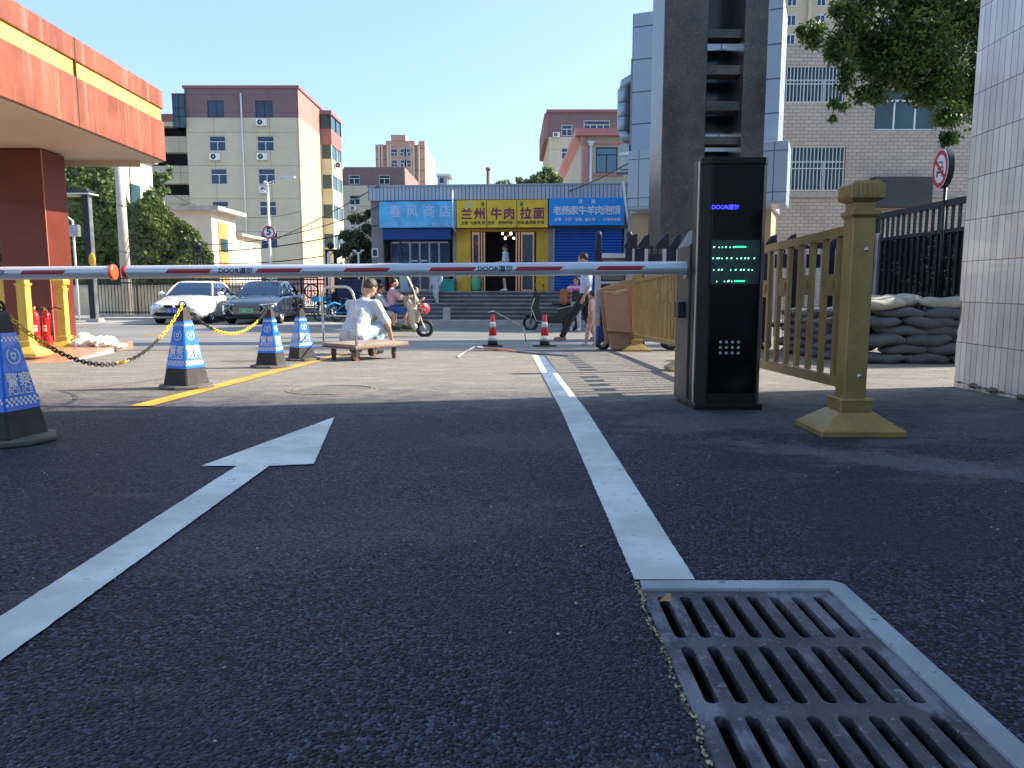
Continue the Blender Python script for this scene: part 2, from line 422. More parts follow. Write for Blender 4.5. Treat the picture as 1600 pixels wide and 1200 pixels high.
# manhole patch on the drive
g = G(520, 609)
mh = thing('manhole_cover', 'faint dusty round manhole cover set in the sunlit drive', 'manhole', (g.x, g.y, gz(g.y)))
mh.rotation_euler = (math.atan(-.0288), 0, 0)
M_mh = mat('manhole_iron', (.15, .138, .12), .7, .1, .3, 9, .5, 60)
MB().lathe([(.30, -.01), (.30, .004), (.275, .008), (.272, .004), (.001, .005)], M_mh, 40, smooth=False).build('lid', mh)
mb = MB(); mb.lathe([(.335, -.01), (.335, .0035), (.305, .0050), (.305, -.01)], mat('manhole_collar', (.165, .152, .13), .85, 0, .3, 8, .4, 50), 40, smooth=False); mb.build('collar', mh)

# ------------------------------------------------------------------ drain grate
gr = thing('drain_grate', 'cast iron drain grate with rows of long slots and white painted frame', 'drain grate', ((GX0+GX1)/2, 1.0, 0))
cv = bpy.data.curves.new('g', 'CURVE'); cv.dimensions = '2D'; cv.fill_mode = 'BOTH'; cv.extrude = .009; cv.bevel_depth = .0018; cv.bevel_resolution = 1
def spl(pts):
    s = cv.splines.new('POLY'); s.points.add(len(pts)-1); s.use_cyclic_u = True
    for q, (x, y) in zip(s.points, pts): q.co = (x, y, 0, 1)
x0 = GX0+.004; x1 = GX1-.006
spl([(x0, GY0+.003), (x1, GY0+.003), (x1, GY1-.02), (x0, GY1-.02)])
r = 0
ya = 1.688
while ya-.212 > 0:
    for i in range(8):
        cx = .3435+.0508*i; hw = .0135; y1_ = ya-hw; y0_ = ya-.212+hw; p = []
        for k in range(7): a = pi*k/6; p.append((cx+hw*cos(a), y1_+hw*sin(a)))
        for k in range(7): a = pi+pi*k/6; p.append((cx+hw*cos(a), y0_+hw*sin(a)))
        spl(p[::-1])
    ya -= .247
co_ = bpy.data.objects.new('g', cv); COL.objects.link(co_)
dg = bpy.context.evaluated_depsgraph_get(); dg.update(); me = bpy.data.meshes.new_from_object(co_.evaluated_get(dg)); bpy.data.objects.remove(co_)
def grate_mat():
    m = bpy.data.materials.new('grate_iron'); m.use_nodes = True; t = NT(m); co = t.co()
    a = t.noise(co, 9, 6, .7); b = t.noise(co, 60, 4, .7); c = t.noise(t.co((1, .5, 1)), 5, 6, .75)
    o = t.mix(t.ramp(a, .35, .7), (.035, .038, .055, 1), (.095, .097, .115, 1))
    o = t.mix(t.math('MULTIPLY', t.ramp(c, .50, .62), .6), o, (.26, .29, .34, 1))
    o = t.mix(t.math('MULTIPLY', t.ramp(b, .60, .68), .5), o, (.36, .38, .4, 1))
    o = t.mix(t.math('MULTIPLY', t.ramp(t.noise(co, 3.3, 4), .55, .7), .5), o, (.10, .055, .05, 1))
    t.ln(o, t.b.inputs['Base Color']); t.b.inputs['Roughness'].default_value = .5; t.b.inputs['Metallic'].default_value = .35
    t.bump(t.math('ADD', b, a), .35, .003); return m
me.materials.clear(); me.materials.append(grate_mat())
o = bpy.data.objects.new('slotted_plate', me); COL.objects.link(o); o.parent = gr; o.location = (-(GX0+GX1)/2, -1.0, -.0125)
M_frame = paint('grate_frame_paint', (.36, .41, .46), .9)
OX = -(GX0+GX1)/2; OY = -1.0
mb = MB()
mb.prism([(GX1-.004+OX, GY0+OY), (GX1+.042+OX, GY0+OY), (GX1+.042+OX, 1.745+OY), (GX1+.022+OX, 1.768+OY), (GX0+.006+OX, 1.768+OY), (GX0+.006+OX, 1.718+OY), (GX1-.004+OX, 1.718+OY)], -.03, .0055, M_frame, axis='z')
mb.build('frame', gr, bevel=.002)
mb = MB(); M_pit = mat('pit_mud', (.02, .018, .014), .9, 0, .4, 8, .5, 30)
mb.box(GX0+OX, GX1+OX, GY0+OY, GY1+OY, -.5, -.45, M_pit)
for q in ((GX0, GX0+.003, GY0, GY1), (GX1-.003, GX1, GY0, GY1), (GX0, GX1, GY1-.003, GY1), (GX0, GX1, GY0, GY0+.003)):
    mb.box(q[0]+OX, q[1]+OX, q[2]+OY, q[3]+OY, -.45, -.022, M_pit)
mb.build('pit', gr)
mb = MB(); M_grit = mat('grit', (.40, .33, .20), .9, 0, .4, 90, .4, 90); M_grit2 = mat('grit_dark', (.09, .08, .06), .9, 0, .4, 90)
for i in range(520):
    y = random.uniform(.2, 1.76); x = .2935+.004*sin(y*23)+.003*sin(y*61)+random.gauss(0, .0025); r = random.uniform(.0012, .0036)
    mb.ell((x, y, r*.4+.001), (r, r*random.uniform(.8, 2.2), r*.7), M_grit if random.random() < .62 else M_grit2, n=5, k=4)
tag(mb.build('grit'), 'yellowish grit line', 'dirt', kind='stuff')
lf = MB(); M_dead = mat('dead_leaf', (.30, .16, .07), .7, 0, .3, 40)
lf.add([(0, 0, 0), (.02, .012, .01), (.055, .004, .012), (.08, -.01, .002), (.05, -.018, .004), (.018, -.014, .0)], [(0, 1, 2, 5), (2, 3, 4, 5)], M_dead)
o = lf.build('dead_leaf', loc=(.337, 1.66, .004), rot=(.3, -.35, -1.35)); tag(o, 'curled brown dead leaf stuck in the first slot of the drain grate', 'leaf')
# scattered small stones on the asphalt
mb = MB(); M_st = mat('pebble', (.35, .34, .32), .85, 0, .4, 60)
for i in range(260):
    x = random.uniform(-3, 3.1); y = random.uniform(1.0, 4.4); r = random.uniform(.0015, .004)
    if GX0-.02 < x < GX1+.08 and y < 1.85: continue
    mb.ell((x, y, gz(y)+r*.5), (r*random.uniform(.8, 1.6), r, r*.8), M_st, n=5, k=4)
tag(mb.build('loose_stones'), kind='stuff')
# ------------------------------------------------------------------ white tiled wall (right)
wa = G(1489, 604); wr = math.atan2(.055, 1.0)
wl = thing('tiled_wall', 'tall white tiled wall with chipped lower corner beside the drive', 'wall', (wa.x, wa.y, 0), -wr)
M_tile = brick('white_tile', '#e4e2dd', '#c9c6c1', (.13, .13, .14), .074, .298, .0032, 'yzx', 0, .22, .6, .22, .3)
M_core = mat('cement_core', (.16, .13, .10), .9, 0, .35, 9, .6, 40, dirt=.5)
MB().box(.014, 3.0, -26, 0, -.3, 9.5, M_core).build('wall_core', wl)
mb = MB()
pl = [(-26, -.25), (-.02, -.25), (-.012, .02), (-.018, .09), (0.0, .14), (-.004, .30), (-.012, .335), (-.008, .385), (-.040, .45), (-.052, .52), (-.045, .60), (-.006, .615), (0, .9), (0, 9.5), (-26, 9.5)]
mb.prism(pl, 0, .0145, M_tile, axis='x'); mb.build('tile_face', wl)
mb = MB()
for i in range(26):
    y = -random.uniform(0, 2.2); h = random.uniform(.006, .028)
    mb.ell((-random.uniform(0, .03), y, .002), (h*1.2, h*1.7, h*.8), M_core, n=7, k=5)
mb.build('mortar_crumbs', wl)
# ------------------------------------------------------------------ barrier cabinet
bx = thing('parking_barrier', 'black parking barrier cabinet with lit screen holding the long boom', 'barrier', (1.07, 4.42, gz(4.42)))
M_gloss = mat('black_glass_front', (.003, .003, .005), .12, 0, 0, spec=.22)
M_case = mat('black_casing', (.009, .0085, .010), .45, 0, .12, 6, spec=.3)
M_edge = mat('silver_edge', (.45, .44, .42), .35, .9, .1, 10)
M_bronze = mat('bronze_casing', (.06, .054, .048), .45, .3, .12, 5, dirt=.2)
mb = MB()
mb.prism([(0, .05), (.05, 0), (.345, 0), (.375, .04), (.375, .22), (0, .22)], .03, 1.395, M_case, axis='z')
o = mb.build('display_cabinet', bx, bevel=.004)
mb = MB(); mb.prism([(.0, .045), (.048, -.006), (.350, -.006), (.378, .04), (.378, .225), (0, .225)], 1.395, 1.43, M_case, axis='z')
mb.add([(0, .045, 1.395), (.048, -.006, 1.395), (.35, -.006, 1.395), (.05, .03, 1.355), (.34, .03, 1.355)], [(1, 2, 4, 3)], M_case)
mb.build('top_cap', bx, bevel=.003)
mb = MB(); mb.box(.058, .338, -.008, -.001, .10, 1.385, M_gloss); mb.build('glass_front', bx, bevel=.003)
mb = MB(); mb.box(-.006, .004, .06, .085, .03, 1.42, M_edge); mb.build('edge_strip', bx, bevel=.002)
mb = MB(); mb.box(-.01, .385, -.012, .24, 0, .035, M_case); mb.build('plinth', bx, bevel=.006)
M_led = mat('led_green', (.02, .95, .22), .5, 0, 0, emit=1.6); M_ledw = mat('led_pale', (.22, 1, .60), .5, 0, 0, emit=1.3); M_ledb = mat('led_blue', (.05, .05, .95), .5, 0, 0, emit=1.3)
M_scr = mat('screen_dark', (.018, .052, .055), .12, 0, .2, 20)
scz = lambda v: CZ-4.41*tan(PITCH-math.atan((600-v)/F))
sc = MB(); sc.box(.062, .334, -.0095, -.0078, scz(443), scz(374), M_scr); sco = sc.build('screen', bx)
px2x = lambda u: (u-800)/F*4.44-1.07
mb = MB()
rows = [(385.5, [(1109, 2), (1117, 1), (1122, 1), (1127, 2), (1134, 1), (1139, 2)], (1141, 1158)), (403, [(1108, 2), (1114, 2), (1117, 2), (1122, 1), (1129, 2), (1136, 2), (1145, 1), (1151, 2), (1157, 2), (1162, 2), (1171, 2)], None),
        (421, [(1110, 1), (1117, 2), (1122, 2), (1136, 1), (1143, 2), (1151, 2), (1156, 2), (1163, 2), (1169, 1)], None), (439, [(1115, 1), (1127, 1), (1132, 3), (1138, 1)], (1142, 1158))]
for v, ds, bar in rows:
    z = scz(v)
    for u, w in ds:
        for k in range(w):
            mb.box(px2x(u)+k*.0035-.003, px2x(u)+k*.0035+.0018, -.0108, -.0096, z-.003+k*.002, z+.004+k*.002, M_ledw)
    if bar: mb.box(px2x(bar[0]), px2x(bar[1]), -.0108, -.0096, z-.001, z+.0065, M_led)
mb.build('led_rows', sco)
mb = MB(); mb.text('DOOR道尔', .031, M_ledb, T(px2x(1124.5), -.0100, scz(323)), bold=.0006); mb.build('lit_logo', bx)
mb = MB(); M_dot = mat('keypad_dot', (.42, .43, .42), .5, 0, .1, 30)
for i in range(4):
    for j in range(3):
        mb.prism([(px2x(1124+i*9.3)+.0085*cos(a*pi/4+.39), scz(533.5+j*8.5)+.0085*sin(a*pi/4+.39)) for a in range(8)], -.011, -.006, M_dot)
mb.build('speaker_dots', bx)
mb = MB()
mb.prism([(-.012, 0), (.33, 0), (.33, 1.06), (.055, 1.06), (-.012, .955)], .215, .56, M_bronze); mb.build('motor_housing', bx, bevel=.005)
mb = MB()
for k in range(4): mb.box(.0, .022, .208, .216, .955-.001-k*.028, .962-k*.028, M_edge)
mb.build('vent_slots', bx)
mb = MB(); mb.box(-.055, -.012, .30, .40, .52, .62, M_black); mb.build('sensor_head', bx, bevel=.006)
mb = MB(); mb.box(-.03, -.012, .24, .30, .76, .785, M_edge); mb.build('boom_bracket', bx, bevel=.003)
# boom arm
M_boom = mat('boom_aluminium', (.58, .62, .68), .30, .35, .05, 2); M_rs = mat('red_reflective', (.42, .02, .035), .4, 0, .1, 20)
M_ink = mat('blue_black_ink', (.02, .025, .05), .5, 0, 0); M_wht = mat('white_film', (.8, .8, .8), .4, 0, .05)
def boom(p, q, r, decals, texts, parent, capend=None):
    p = Vector(p); q = Vector(q); d = (q-p); L = d.length; d.normalize()
    n = Vector((-d.y, d.x, 0)).normalized()*-1
    if n.y > 0: n = -n
    upv = n.cross(d).normalized()
    if upv.z < 0: upv = -upv
    def cyl(s_, h, rr):  # s along, h height around the front face
        a = h/r; return p+d*s_+n*(rr*cos(a))+upv*(rr*sin(a))
    mb = MB(); pts = [p, q]
    vs = []; fs = []; N = 28
    for e, o in enumerate(pts):
        for k in range(N):
            a = 2*pi*k/N; vs.append(o+n*(r*cos(a))+upv*(r*sin(a)))
    for k in range(N): fs.append((k, (k+1) % N, N+(k+1) % N, N+k))
    fs += [tuple(range(N)), tuple(range(N, 2*N))[::-1]]
    for i, f in enumerate(fs): mb.add([], [], M_boom)
    mb.add(vs, fs[:-2], M_boom, None, True); mb.add(vs, fs[-2:], M_boom)
    bo = mb.build('boom_arm', parent)
    db = MB()
    for u in decals:
        for (w, h, off, mm) in ((.145, .0155, .0007, M_wht), (.138, .0125, .0013, M_rs)):
            sk = .030*(h/.0155); vv = []; ff = []
            for j in range(5):
                hh = -h+2*h*j/4; s0 = u-w+sk*(hh/h)*.5; s1 = u+w+sk*(hh/h)*.5
                vv += [cyl(s0, hh+.002, r+off), cyl(s1, hh+.002, r+off)]
            for j in range(4): ff.append((2*j, 2*j+1, 2*j+3, 2*j+2))
            db.add(vv, ff, mm)
    db.build('red_stripe', bo)
    tb = MB()
    for u in texts:
        tb.text('DOOR道尔', .036, M_ink, fn=lambda x, y, z, u=u: cyl(u+x*1.2, z+.002, r+.0009-y), bold=.0009)
    tb.build('lettering', bo)
    return bo
inv = Matrix.Translation(-Vector(bx.location))
pR = at(1092, 418.5, 4.72); pL = at(196, 425.2, 4.86)
def s_of(u, v=425, p=pL, q=pR):
    # distance along boom for picture column u
    d = (q-p); lo, hi = -3., 8.
    for _ in range(40):
        m = (lo+hi)/2; w = p+d.normalized()*m
        dep = w.y*cos(PITCH)-(w.z-CZ)*sin(PITCH)
        if 800+F*w.x/dep < u: lo = m
        else: hi = m
    return lo
dec = [s_of(u) for u in (299, 439, 575, 708, 842, 968)]; tx = [s_of(372), s_of(774)]
bo = boom(inv @ pL, inv @ pR, .0405, dec, tx, bx)
bm_end = MB(); d = (pR-pL).normalized(); q = inv @ pL
bm_end.tube([q-d*.006, q+d*.02], .0415, M_red, 24); bm_end.build('end_cap', bo)
# left boom
lb = thing('boom_gate', 'short left boom reaching in from the picture edge with an orange round end reflector', 'barrier', (-4.6, 4.95, gz(4.95)))
lp = at(-190, 428.5, 4.95); lq = at(177, 425.5, 4.9); iv = Matrix.Translation(-Vector(lb.location))
bo2 = boom(iv @ lp, iv @ lq, .0405, [s_of(73, p=lp, q=lq), s_of(-75, p=lp, q=lq)], [s_of(-12, p=lp, q=lq)], lb)
M_orange = mat('orange_reflector', (.85, .10, .03), .3, 0, .1, 8, coat=.5)
d = (lq-lp).normalized(); q = iv @ lq
mb = MB(); mb.tube([q-d*.012, q-d*.008, q+d*.008, q+d*.012], [.040, .049, .049, .04], M_orange, 24); mb.build('end_reflector', bo2)
mb = MB(); mb.box(-.75, -.38, -.17, .17, 0, 1.08, M_bronze); mb.build('motor_housing', lb, bevel=.01)
# the housing sits under the start of the boom, outside the picture
# ------------------------------------------------------------------ golden guardrail (right)
M_gold = mat('gold_paint', (.37, .255, .095), .36, .45, .14, 5, .12, 30, dirt=.28)
M_gold_lit = mat('gold_paint_sunlit', (.70, .50, .10), .42, .15, .08, 5)  # same gold paint again, with full sun put into the colour
def post_mesh(mb_list, M, m, H=1.19):
    shaft, cp, base = mb_list
    shaft.box(-.053, .053, -.053, .053, .12, H-.16, m, M)
    shaft.fr((-.053, .053, -.053, .053), (-.066, .066, -.066, .066), H-.165, H-.15, m, M)
    shaft.box(-.066, .066, -.066, .066, H-.15, H-.13, m, M)
    shaft.box(-.05, .05, -.05, .05, H-.13, H-.09, m, M)
    for z in (.28, .88): shaft.lathe([(.012, 0), (.012, .006), (.004, .009)], M_chrome, 10, M @ T(.015, -.053, z) @ RX(pi/2))
    cp.fr((-.055, .055, -.055, .055), (-.08, .08, -.08, .08), H-.09, H-.075, m, M)
    cp.box(-.078, .078, -.078, .078, H-.075, H-.012, m, M)
    for a in range(4):
        for k in range(6): cp.box(-.066+k*.022, -.056+k*.022, -.083, -.07, H-.068, H-.02, m, M @ RZ(a*pi/2))
    cp.fr((-.078, .078, -.078, .078), (-.06, .06, -.06, .06), H-.012, H+.008, m, M)
    base.box(-.078, .078, -.078, .078, .105, .165, m, M); base.fr((-.085, .085, -.085, .085), (-.078, .078, -.078, .078), .16, .175, m, M)
    base.fr((-.195, .195, -.17, .17), (-.085, .085, -.085, .085), .032, .11, m, M)
    base.box(-.2, .2, -.175, .175, 0, .034, m, M)
def gpanel(y0, y1, X, m, gzf, plates=True, pitch=.168):
    b = MB(); L = y1-y0; n = int(L/pitch); st = L/n
    def zz(y): return gzf(y)
    def railb(z0, z1, w):
        v = []
        for y in (y0, y1):
            for x, z in ((X-w, z0), (X+w, z0), (X+w, z1), (X-w, z1)): v.append((x, y, z+zz(y)))
        b.add(v, [(0, 1, 2, 3), (7, 6, 5, 4), (0, 4, 5, 1), (1, 5, 6, 2), (2, 6, 7, 3), (3, 7, 4, 0)], m)
    railb(.96, 1.005, .024); railb(.205, .255, .024)
    for i in range(1, n):
        y = y0+i*st; b.box(X-.012, X+.012, y-.019, y+.019, zz(y)+.25, zz(y)+.962, m)
        if plates and i % 2 == 1 and i < n-1:
            b.box(X-.009, X+.009, y+.018, y+st-.018, zz(y)+.66, zz(y)+.70, m); b.box(X-.009, X+.009, y+.018, y+st-.018, zz(y)+.73, zz(y)+.77, m)
            b.box(X-.014, X+.014, y+.03, y+st-.03, zz(y)+.69, zz(y)+.74, m)
    return b
gp0 = G(1322, 674); PX = gp0.x
gg = thing('guardrail', 'golden metal guardrail running away from the drive behind the barrier cabinet', 'railing', (0, 0, 0))
posts = [(PX+.01, gp0.y+.0), (PX+.05, gp0.y+3.62), (PX+.13, gp0.y+7.25)]
for (x, y) in posts:
    a, b, c = MB(), MB(), MB(); post_mesh((a, b, c), T(x, y, gz(y)), M_gold)
    po = a.build('post', gg, bevel=.004); b.build('cap', po, bevel=.003); c.build('base', po, bevel=.006)
for (a, b_) in zip(posts, posts[1:]):
    gpanel(a[1]+.053, b_[1]-.053, (a[0]+b_[0])/2-.01, M_gold, gz).build('railing_panel', gg)
# left golden guardrail in its sunlit colour (with two posts)
lg = thing('guardrail', 'sunlit golden guardrail with two posts in front of the red pillar', 'railing', (0, 0, 0))
y1p = G(45, 562); y2p = G(103, 549)
for q in (y1p, y2p):
    a, b, c = MB(), MB(), MB(); post_mesh((a, b, c), T(q.x, q.y, q.z+.05), M_gold_lit, .97)
    po = a.build('post', lg, bevel=.004); b.build('cap', po, bevel=.003); c.build('base', po, bevel=.006)
b = gpanel(0.06, 2.6, 0, M_gold_lit, lambda y: .03)
o = b.build('railing_panel', lg); o.location = (y1p.x, y1p.y, y1p.z); o.rotation_euler = (0, 0, R(100))
# ------------------------------------------------------------------ sliding gate
ey = 11.55; ez = gz(ey); eg = thing('retractable_gate', 'silver and navy electric retractable gate stretched across behind the golden guardrail', 'gate', (0, ey, ez))
M_sil = mat('gate_silver', (.52, .52, .56), .3, .7, .08, 4); M_navy = mat('gate_navy', (.007, .009, .026), .5, .1, .2, 6)
def ux(u): return (u-800)/F*(ey*.992+.05)
hx0, hx1 = ux(929), ux(976)
mb = MB()
for x in (hx0, hx1): mb.box(x, x+.085, -.04, .04, .08, 1.52, M_sil)
mb.box(hx0+.085, hx1, -.035, .035, 1.36, 1.43, M_sil); mb.box(hx0+.085, hx1, -.035, .035, .98, 1.02, M_sil)
mb.build('head_frame', eg, bevel=.008)
mb = MB(); mb.box(hx0+.09, hx1-.004, -.02, .02, 1.02, 1.36, M_black); mb.box(hx0+.11, hx1-.024, -.028, -.021, 1.04, 1.34, mat('display_grey', (.12, .13, .14), .2, 0, .3, 6)); mb.build('display_window', eg)
mb = MB(); mb.box(hx0+.088, hx1-.002, -.02, .02, .3, .975, M_navy)
mb.build('navy_panel', eg)
mb = MB(); mb.lathe([(.055, 0), (.055, .008), (.03, .012)], mat('pale_emblem', (.6, .6, .62), .4, 0, .3, 60), 16, T((hx0+hx1)/2+.04, -.021, .80) @ RX(pi/2)); mb.build('emblem', eg)
for x in (hx0+.04, hx1+.04):
    mb = MB(); mb.fr((x-.045, x+.045, -.05, .05), (x-.02, x+.035, -.03, .03), 1.5, 1.68, M_navy); mb.ell((x+.01, 0, 1.70), (.045, .04, .06), M_navy)
    mb.box(x-.05, x+.05, -.048, -.041, 1.2, 1.5, M_navy); mb.build('finial', eg, bevel=.005)
mb = MB(); mb.box(hx0+.02, hx1+.13, -.16, .16, .12, .36, mat('drive_box_blue', (.02, .035, .16), .45, 0, .2, 8)); mb.build('drive_box', eg, bevel=.02)
def gwheel(x, par):
    for dy in (-.17, .14):
        w = MB(); w.lathe([(.02, 0), (.085, 0), (.09, .01), (.09, .03), (.085, .04), (.02, .04)], M_rubber, 20, T(x, dy, .09) @ RX(-pi/2)); w.lathe([(.045, -.003), (.045, .043), (.01, .045)], M_sil, 14, T(x, dy, .09) @ RX(-pi/2)); wo = w.build('wheel', par)
    return wo
for x in (hx0+.12, hx1+.05): gwheel(x, eg)
sec = None; x = ux(984)
k = 0
while x < ux(1372):
    if sec is None:
        s = MB(); s.box(0, .05, -.03, .03, .12, 1.50, M_sil); s.box(.20, .25, -.03, .03, .12, 1.50, M_sil)
        s.box(.05, .20, -.02, .02, .16, 1.50, M_navy)
        for j in range(4): s.box(.275+j*.045, .287+j*.045, -.012, .012, .2, 1.22, M_sil)
        s.box(.25, .46, -.016, .016, 1.22, 1.42, M_navy); s.box(.25, .46, -.016, .016, .34, .40, M_navy)
        for j in (0, 1): s.tube([(.31+j*.09, 0, 1.42), (.31+j*.09, 0, 1.50)], .018, M_navy, 8); s.ell((.31+j*.09, 0, 1.52), .03, M_navy, n=8, k=6)
        s.prism([(-.12, 1.52), (-.10, 1.56), (.02, 1.70), (.085, 1.72), (.09, 1.5), (.02, 1.5), (-.04, 1.50)], -.03, .03, M_navy)
        s.prism([(.09, 1.52), (.11, 1.56), (.2, 1.69), (.27, 1.71), (.275, 1.5), (.2, 1.5), (.14, 1.50)], -.03, .03, M_navy)
        sec = s.build('gate_section', eg, bevel=.004); so_ = sec
        gwheel(.12, sec)
    else:
        so_ = sec.copy(); COL.objects.link(so_); [dup(c_, so_) for c_ in sec.children]
    so_.location = (x, 0, 0); x += .47; k += 1
# cardboard sheets leaning on the gate head
M_card = mat('cardboard', (.33, .20, .12), .85, 0, .12, 3, .3, 12, dirt=.12)
def sheetbox(name, label, pts, y, th, lean, m=M_card):
    b = MB(); b.prism(pts, -th/2, th/2, m)
    o = b.build(name, bevel=.004); o.location = (0, y, 0); return tag(o, label, 'cardboard')
def pz(u, v, Y): p = at(u, v, Y); return (p.x, p.z)
Yc = 11.15
sheetbox('cardboard_box', 'flattened cardboard sheet behind the taped box beside the gate head', [pz(937, 452, Yc), pz(968, 440, Yc), pz(1000, 434, Yc), pz(1001, 540, Yc), pz(946, 538, Yc)], Yc+.08, .05, 0)
cb = thing('cardboard_box', 'taped brown cardboard box leaning against the gate head', 'box', (0, Yc-.12, 0))
MB().prism([pz(942, 458, Yc), pz(978, 455, Yc), pz(984, 519, Yc), pz(948, 516, Yc)], -.09, .09, M_card).build('carton', cb, bevel=.01)
MB().prism([pz(941, 456, Yc), pz(960, 460.5, Yc), pz(978, 454, Yc), pz(977, 451.5, Yc), pz(960, 455, Yc)], -.10, .095, mat('packing_tape', (.42, .30, .18), .3, 0, .1, 10)).build('tape', cb)
sheetbox('cardboard_box', 'torn cardboard piece lying low under the taped box', [pz(950, 521, Yc), pz(1002, 515, Yc), pz(1003, 545, Yc), pz(955, 545, Yc)], Yc-.02, .16, 0)
# ------------------------------------------------------------------ sandbags
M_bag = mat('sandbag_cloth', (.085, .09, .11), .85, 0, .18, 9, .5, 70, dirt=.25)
M_bag_lit = mat('sandbag_sunlit', (.34, .33, .29), .85, 0, .14, 9, .5, 70, dirt=.15)  # same cloth as the stack, sunlight on the top bags painted in
def bagmesh(seed, m):
    random.seed(seed); b = MB(); n = 14; k = 10; vs = []; fs = []
    for i in range(k+1):
        t = -1+2*i/k; e = (1-abs(t)**3.2)**.5 if abs(t) < 1 else .0
        e = max(e, .18)
        for j in range(n):
            a = 2*pi*j/n; c_, s_ = cos(a), sin(a)
            sg = lambda q, p: math.copysign(abs(q)**p, q)
            wob = 1+random.uniform(-.06, .06)
            vs.append((.275*t+random.uniform(-.006, .006), .15*sg(c_, .75)*(.55+.45*e)*wob, .066*sg(s_, .8)*e*wob+.012*sin(5*t+seed)))
    for i in range(k):
        for j in range(n): fs.append((i*n+j, i*n+(j+1) % n, (i+1)*n+(j+1) % n, (i+1)*n+j))
    fs.append(tuple(range(n))[::-1]); fs.append(tuple(k*n+j for j in range(n)))
    b.add(vs, fs, m, None, True); o = b.build('sandbag', sub=1); return o
bp = [bagmesh(s, M_bag) for s in (1, 2, 3, 4)]; bpl = [bagmesh(s, M_bag_lit) for s in (5, 6)]
used = set(); random.seed(11)
ORD = ['first', 'second', 'third', 'fourth', 'fifth', 'sixth']
names = ['bottom', 'second', 'third', 'fourth', 'fifth', 'sixth', 'top']
sb = G(1345, 569); SX = sb.x; SY = sb.y
def putbag(src, loc, rz, label, rx=0):
    if src.name in used: o = src.copy(); COL.objects.link(o)
    else: o = src; used.add(src.name)
    o.location = loc; o.rotation_euler = (rx, random.uniform(-.05, .05), rz); o.scale = (random.uniform(.93, 1.06), random.uniform(.92, 1.08), random.uniform(.92, 1.15)); tag(o, label, 'sandbag', 'sandbags stacked by the gate')
for c in range(6):
    z = gz(SY+.3)+.06+c*.098
    for i in range(4):      # front face, bags lengthways along X
        x = SX+.26+i*.50+(.25 if c % 2 else 0)+random.uniform(-.03, .03)
        src = random.choice(bp)
        putbag(src, (x, SY+.17+random.uniform(-.03, .03)+c*.012, z), random.choice((0, pi))+random.uniform(-.08, .08), 'grey sandbag, %s course of the front face, %s from the guardrail post' % (names[c], ORD[i]))
    for i in range(6):      # left flank, bags end-on to the left
        y = SY+.55+i*.33+(.15 if c % 2 else 0)+random.uniform(-.02, .02)
        zz = gz(y)+.06+c*.098
        putbag(random.choice(bp), (SX+.18+random.uniform(-.03, .03)+c*.01, y, zz), pi*random.randint(0, 1)+random.uniform(-.1, .1), 'grey sandbag end-on behind the guardrail bars, %s course, %s from the corner' % (names[c], ORD[i]))
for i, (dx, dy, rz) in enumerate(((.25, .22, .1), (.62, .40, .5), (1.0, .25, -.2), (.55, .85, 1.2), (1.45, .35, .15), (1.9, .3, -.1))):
    putbag(bpl[i % 2], (SX+dx, SY+dy, gz(SY)+.06+6*.098+(.03 if i in (1, ) else 0)), rz, 'sandbag lying sunlit on top of the stack, %s from the left' % ORD[i], .1)
for c in (bp+bpl):
    if c.name not in used: bpy.data.objects.remove(c)
# ------------------------------------------------------------------ black fence with ivy behind, along the right
fx = 5.3; ftop = 1.75
bf = thing('black_fence', 'black metal fence with dense lower panel behind the sandbags', 'fence', (fx, 8.0, -.12))
M_dk = mat('fence_navy_black', (.012, .013, .022), .45, .2, .2, 8)
mb = MB(); mb.box(-.04, .04, .0, 3.5, 1.80, 1.88, M_dk); mb.box(-.03, .03, .0, 3.5, 1.48, 1.53, M_dk); mb.box(-.03, .03, 0, 3.5, .1, .16, M_dk); mb.build('rail', bf, bevel=.005)
mb = MB()
for i in range(24): mb.box(-.014, .014, .07+i*.147, .105+i*.147, .1, 1.82, M_dk)
mb.build('bars', bf)
mb = MB(); 
def perf():
    m = bpy.data.materials.new('perforated_sheet'); m.use_nodes = True; t = NT(m); co = t.co()
    v = t.new('ShaderNodeTexVoronoi'); v.inputs['Scale'].default_value = 28; t.ln(co, v.inputs['Vector'])
    t.b.inputs['Base Color'].default_value = (.012, .012, .018, 1); t.b.inputs['Roughness'].default_value = .4
    h = t.math('GREATER_THAN', v.outputs['Distance'], .30); n = t.ramp(t.noise(co, 2.2, 4), .42, .5)
    t.ln(t.math('SUBTRACT', 1, t.math('MULTIPLY', t.math('SUBTRACT', 1, h), n)), t.b.inputs['Alpha']); return m
mb.box(.016, .022, 0, 3.5, .1, 1.52, perf()); mb.build('perforated_sheet', bf)
mb = MB(); mb.box(-.09, .09, 3.42, 3.6, 0, 1.93, M_dk); mb.box(-.05, .05, 3.2, 3.28, 0, 1.6, M_sil); mb.build('post', bf, bevel=.006)
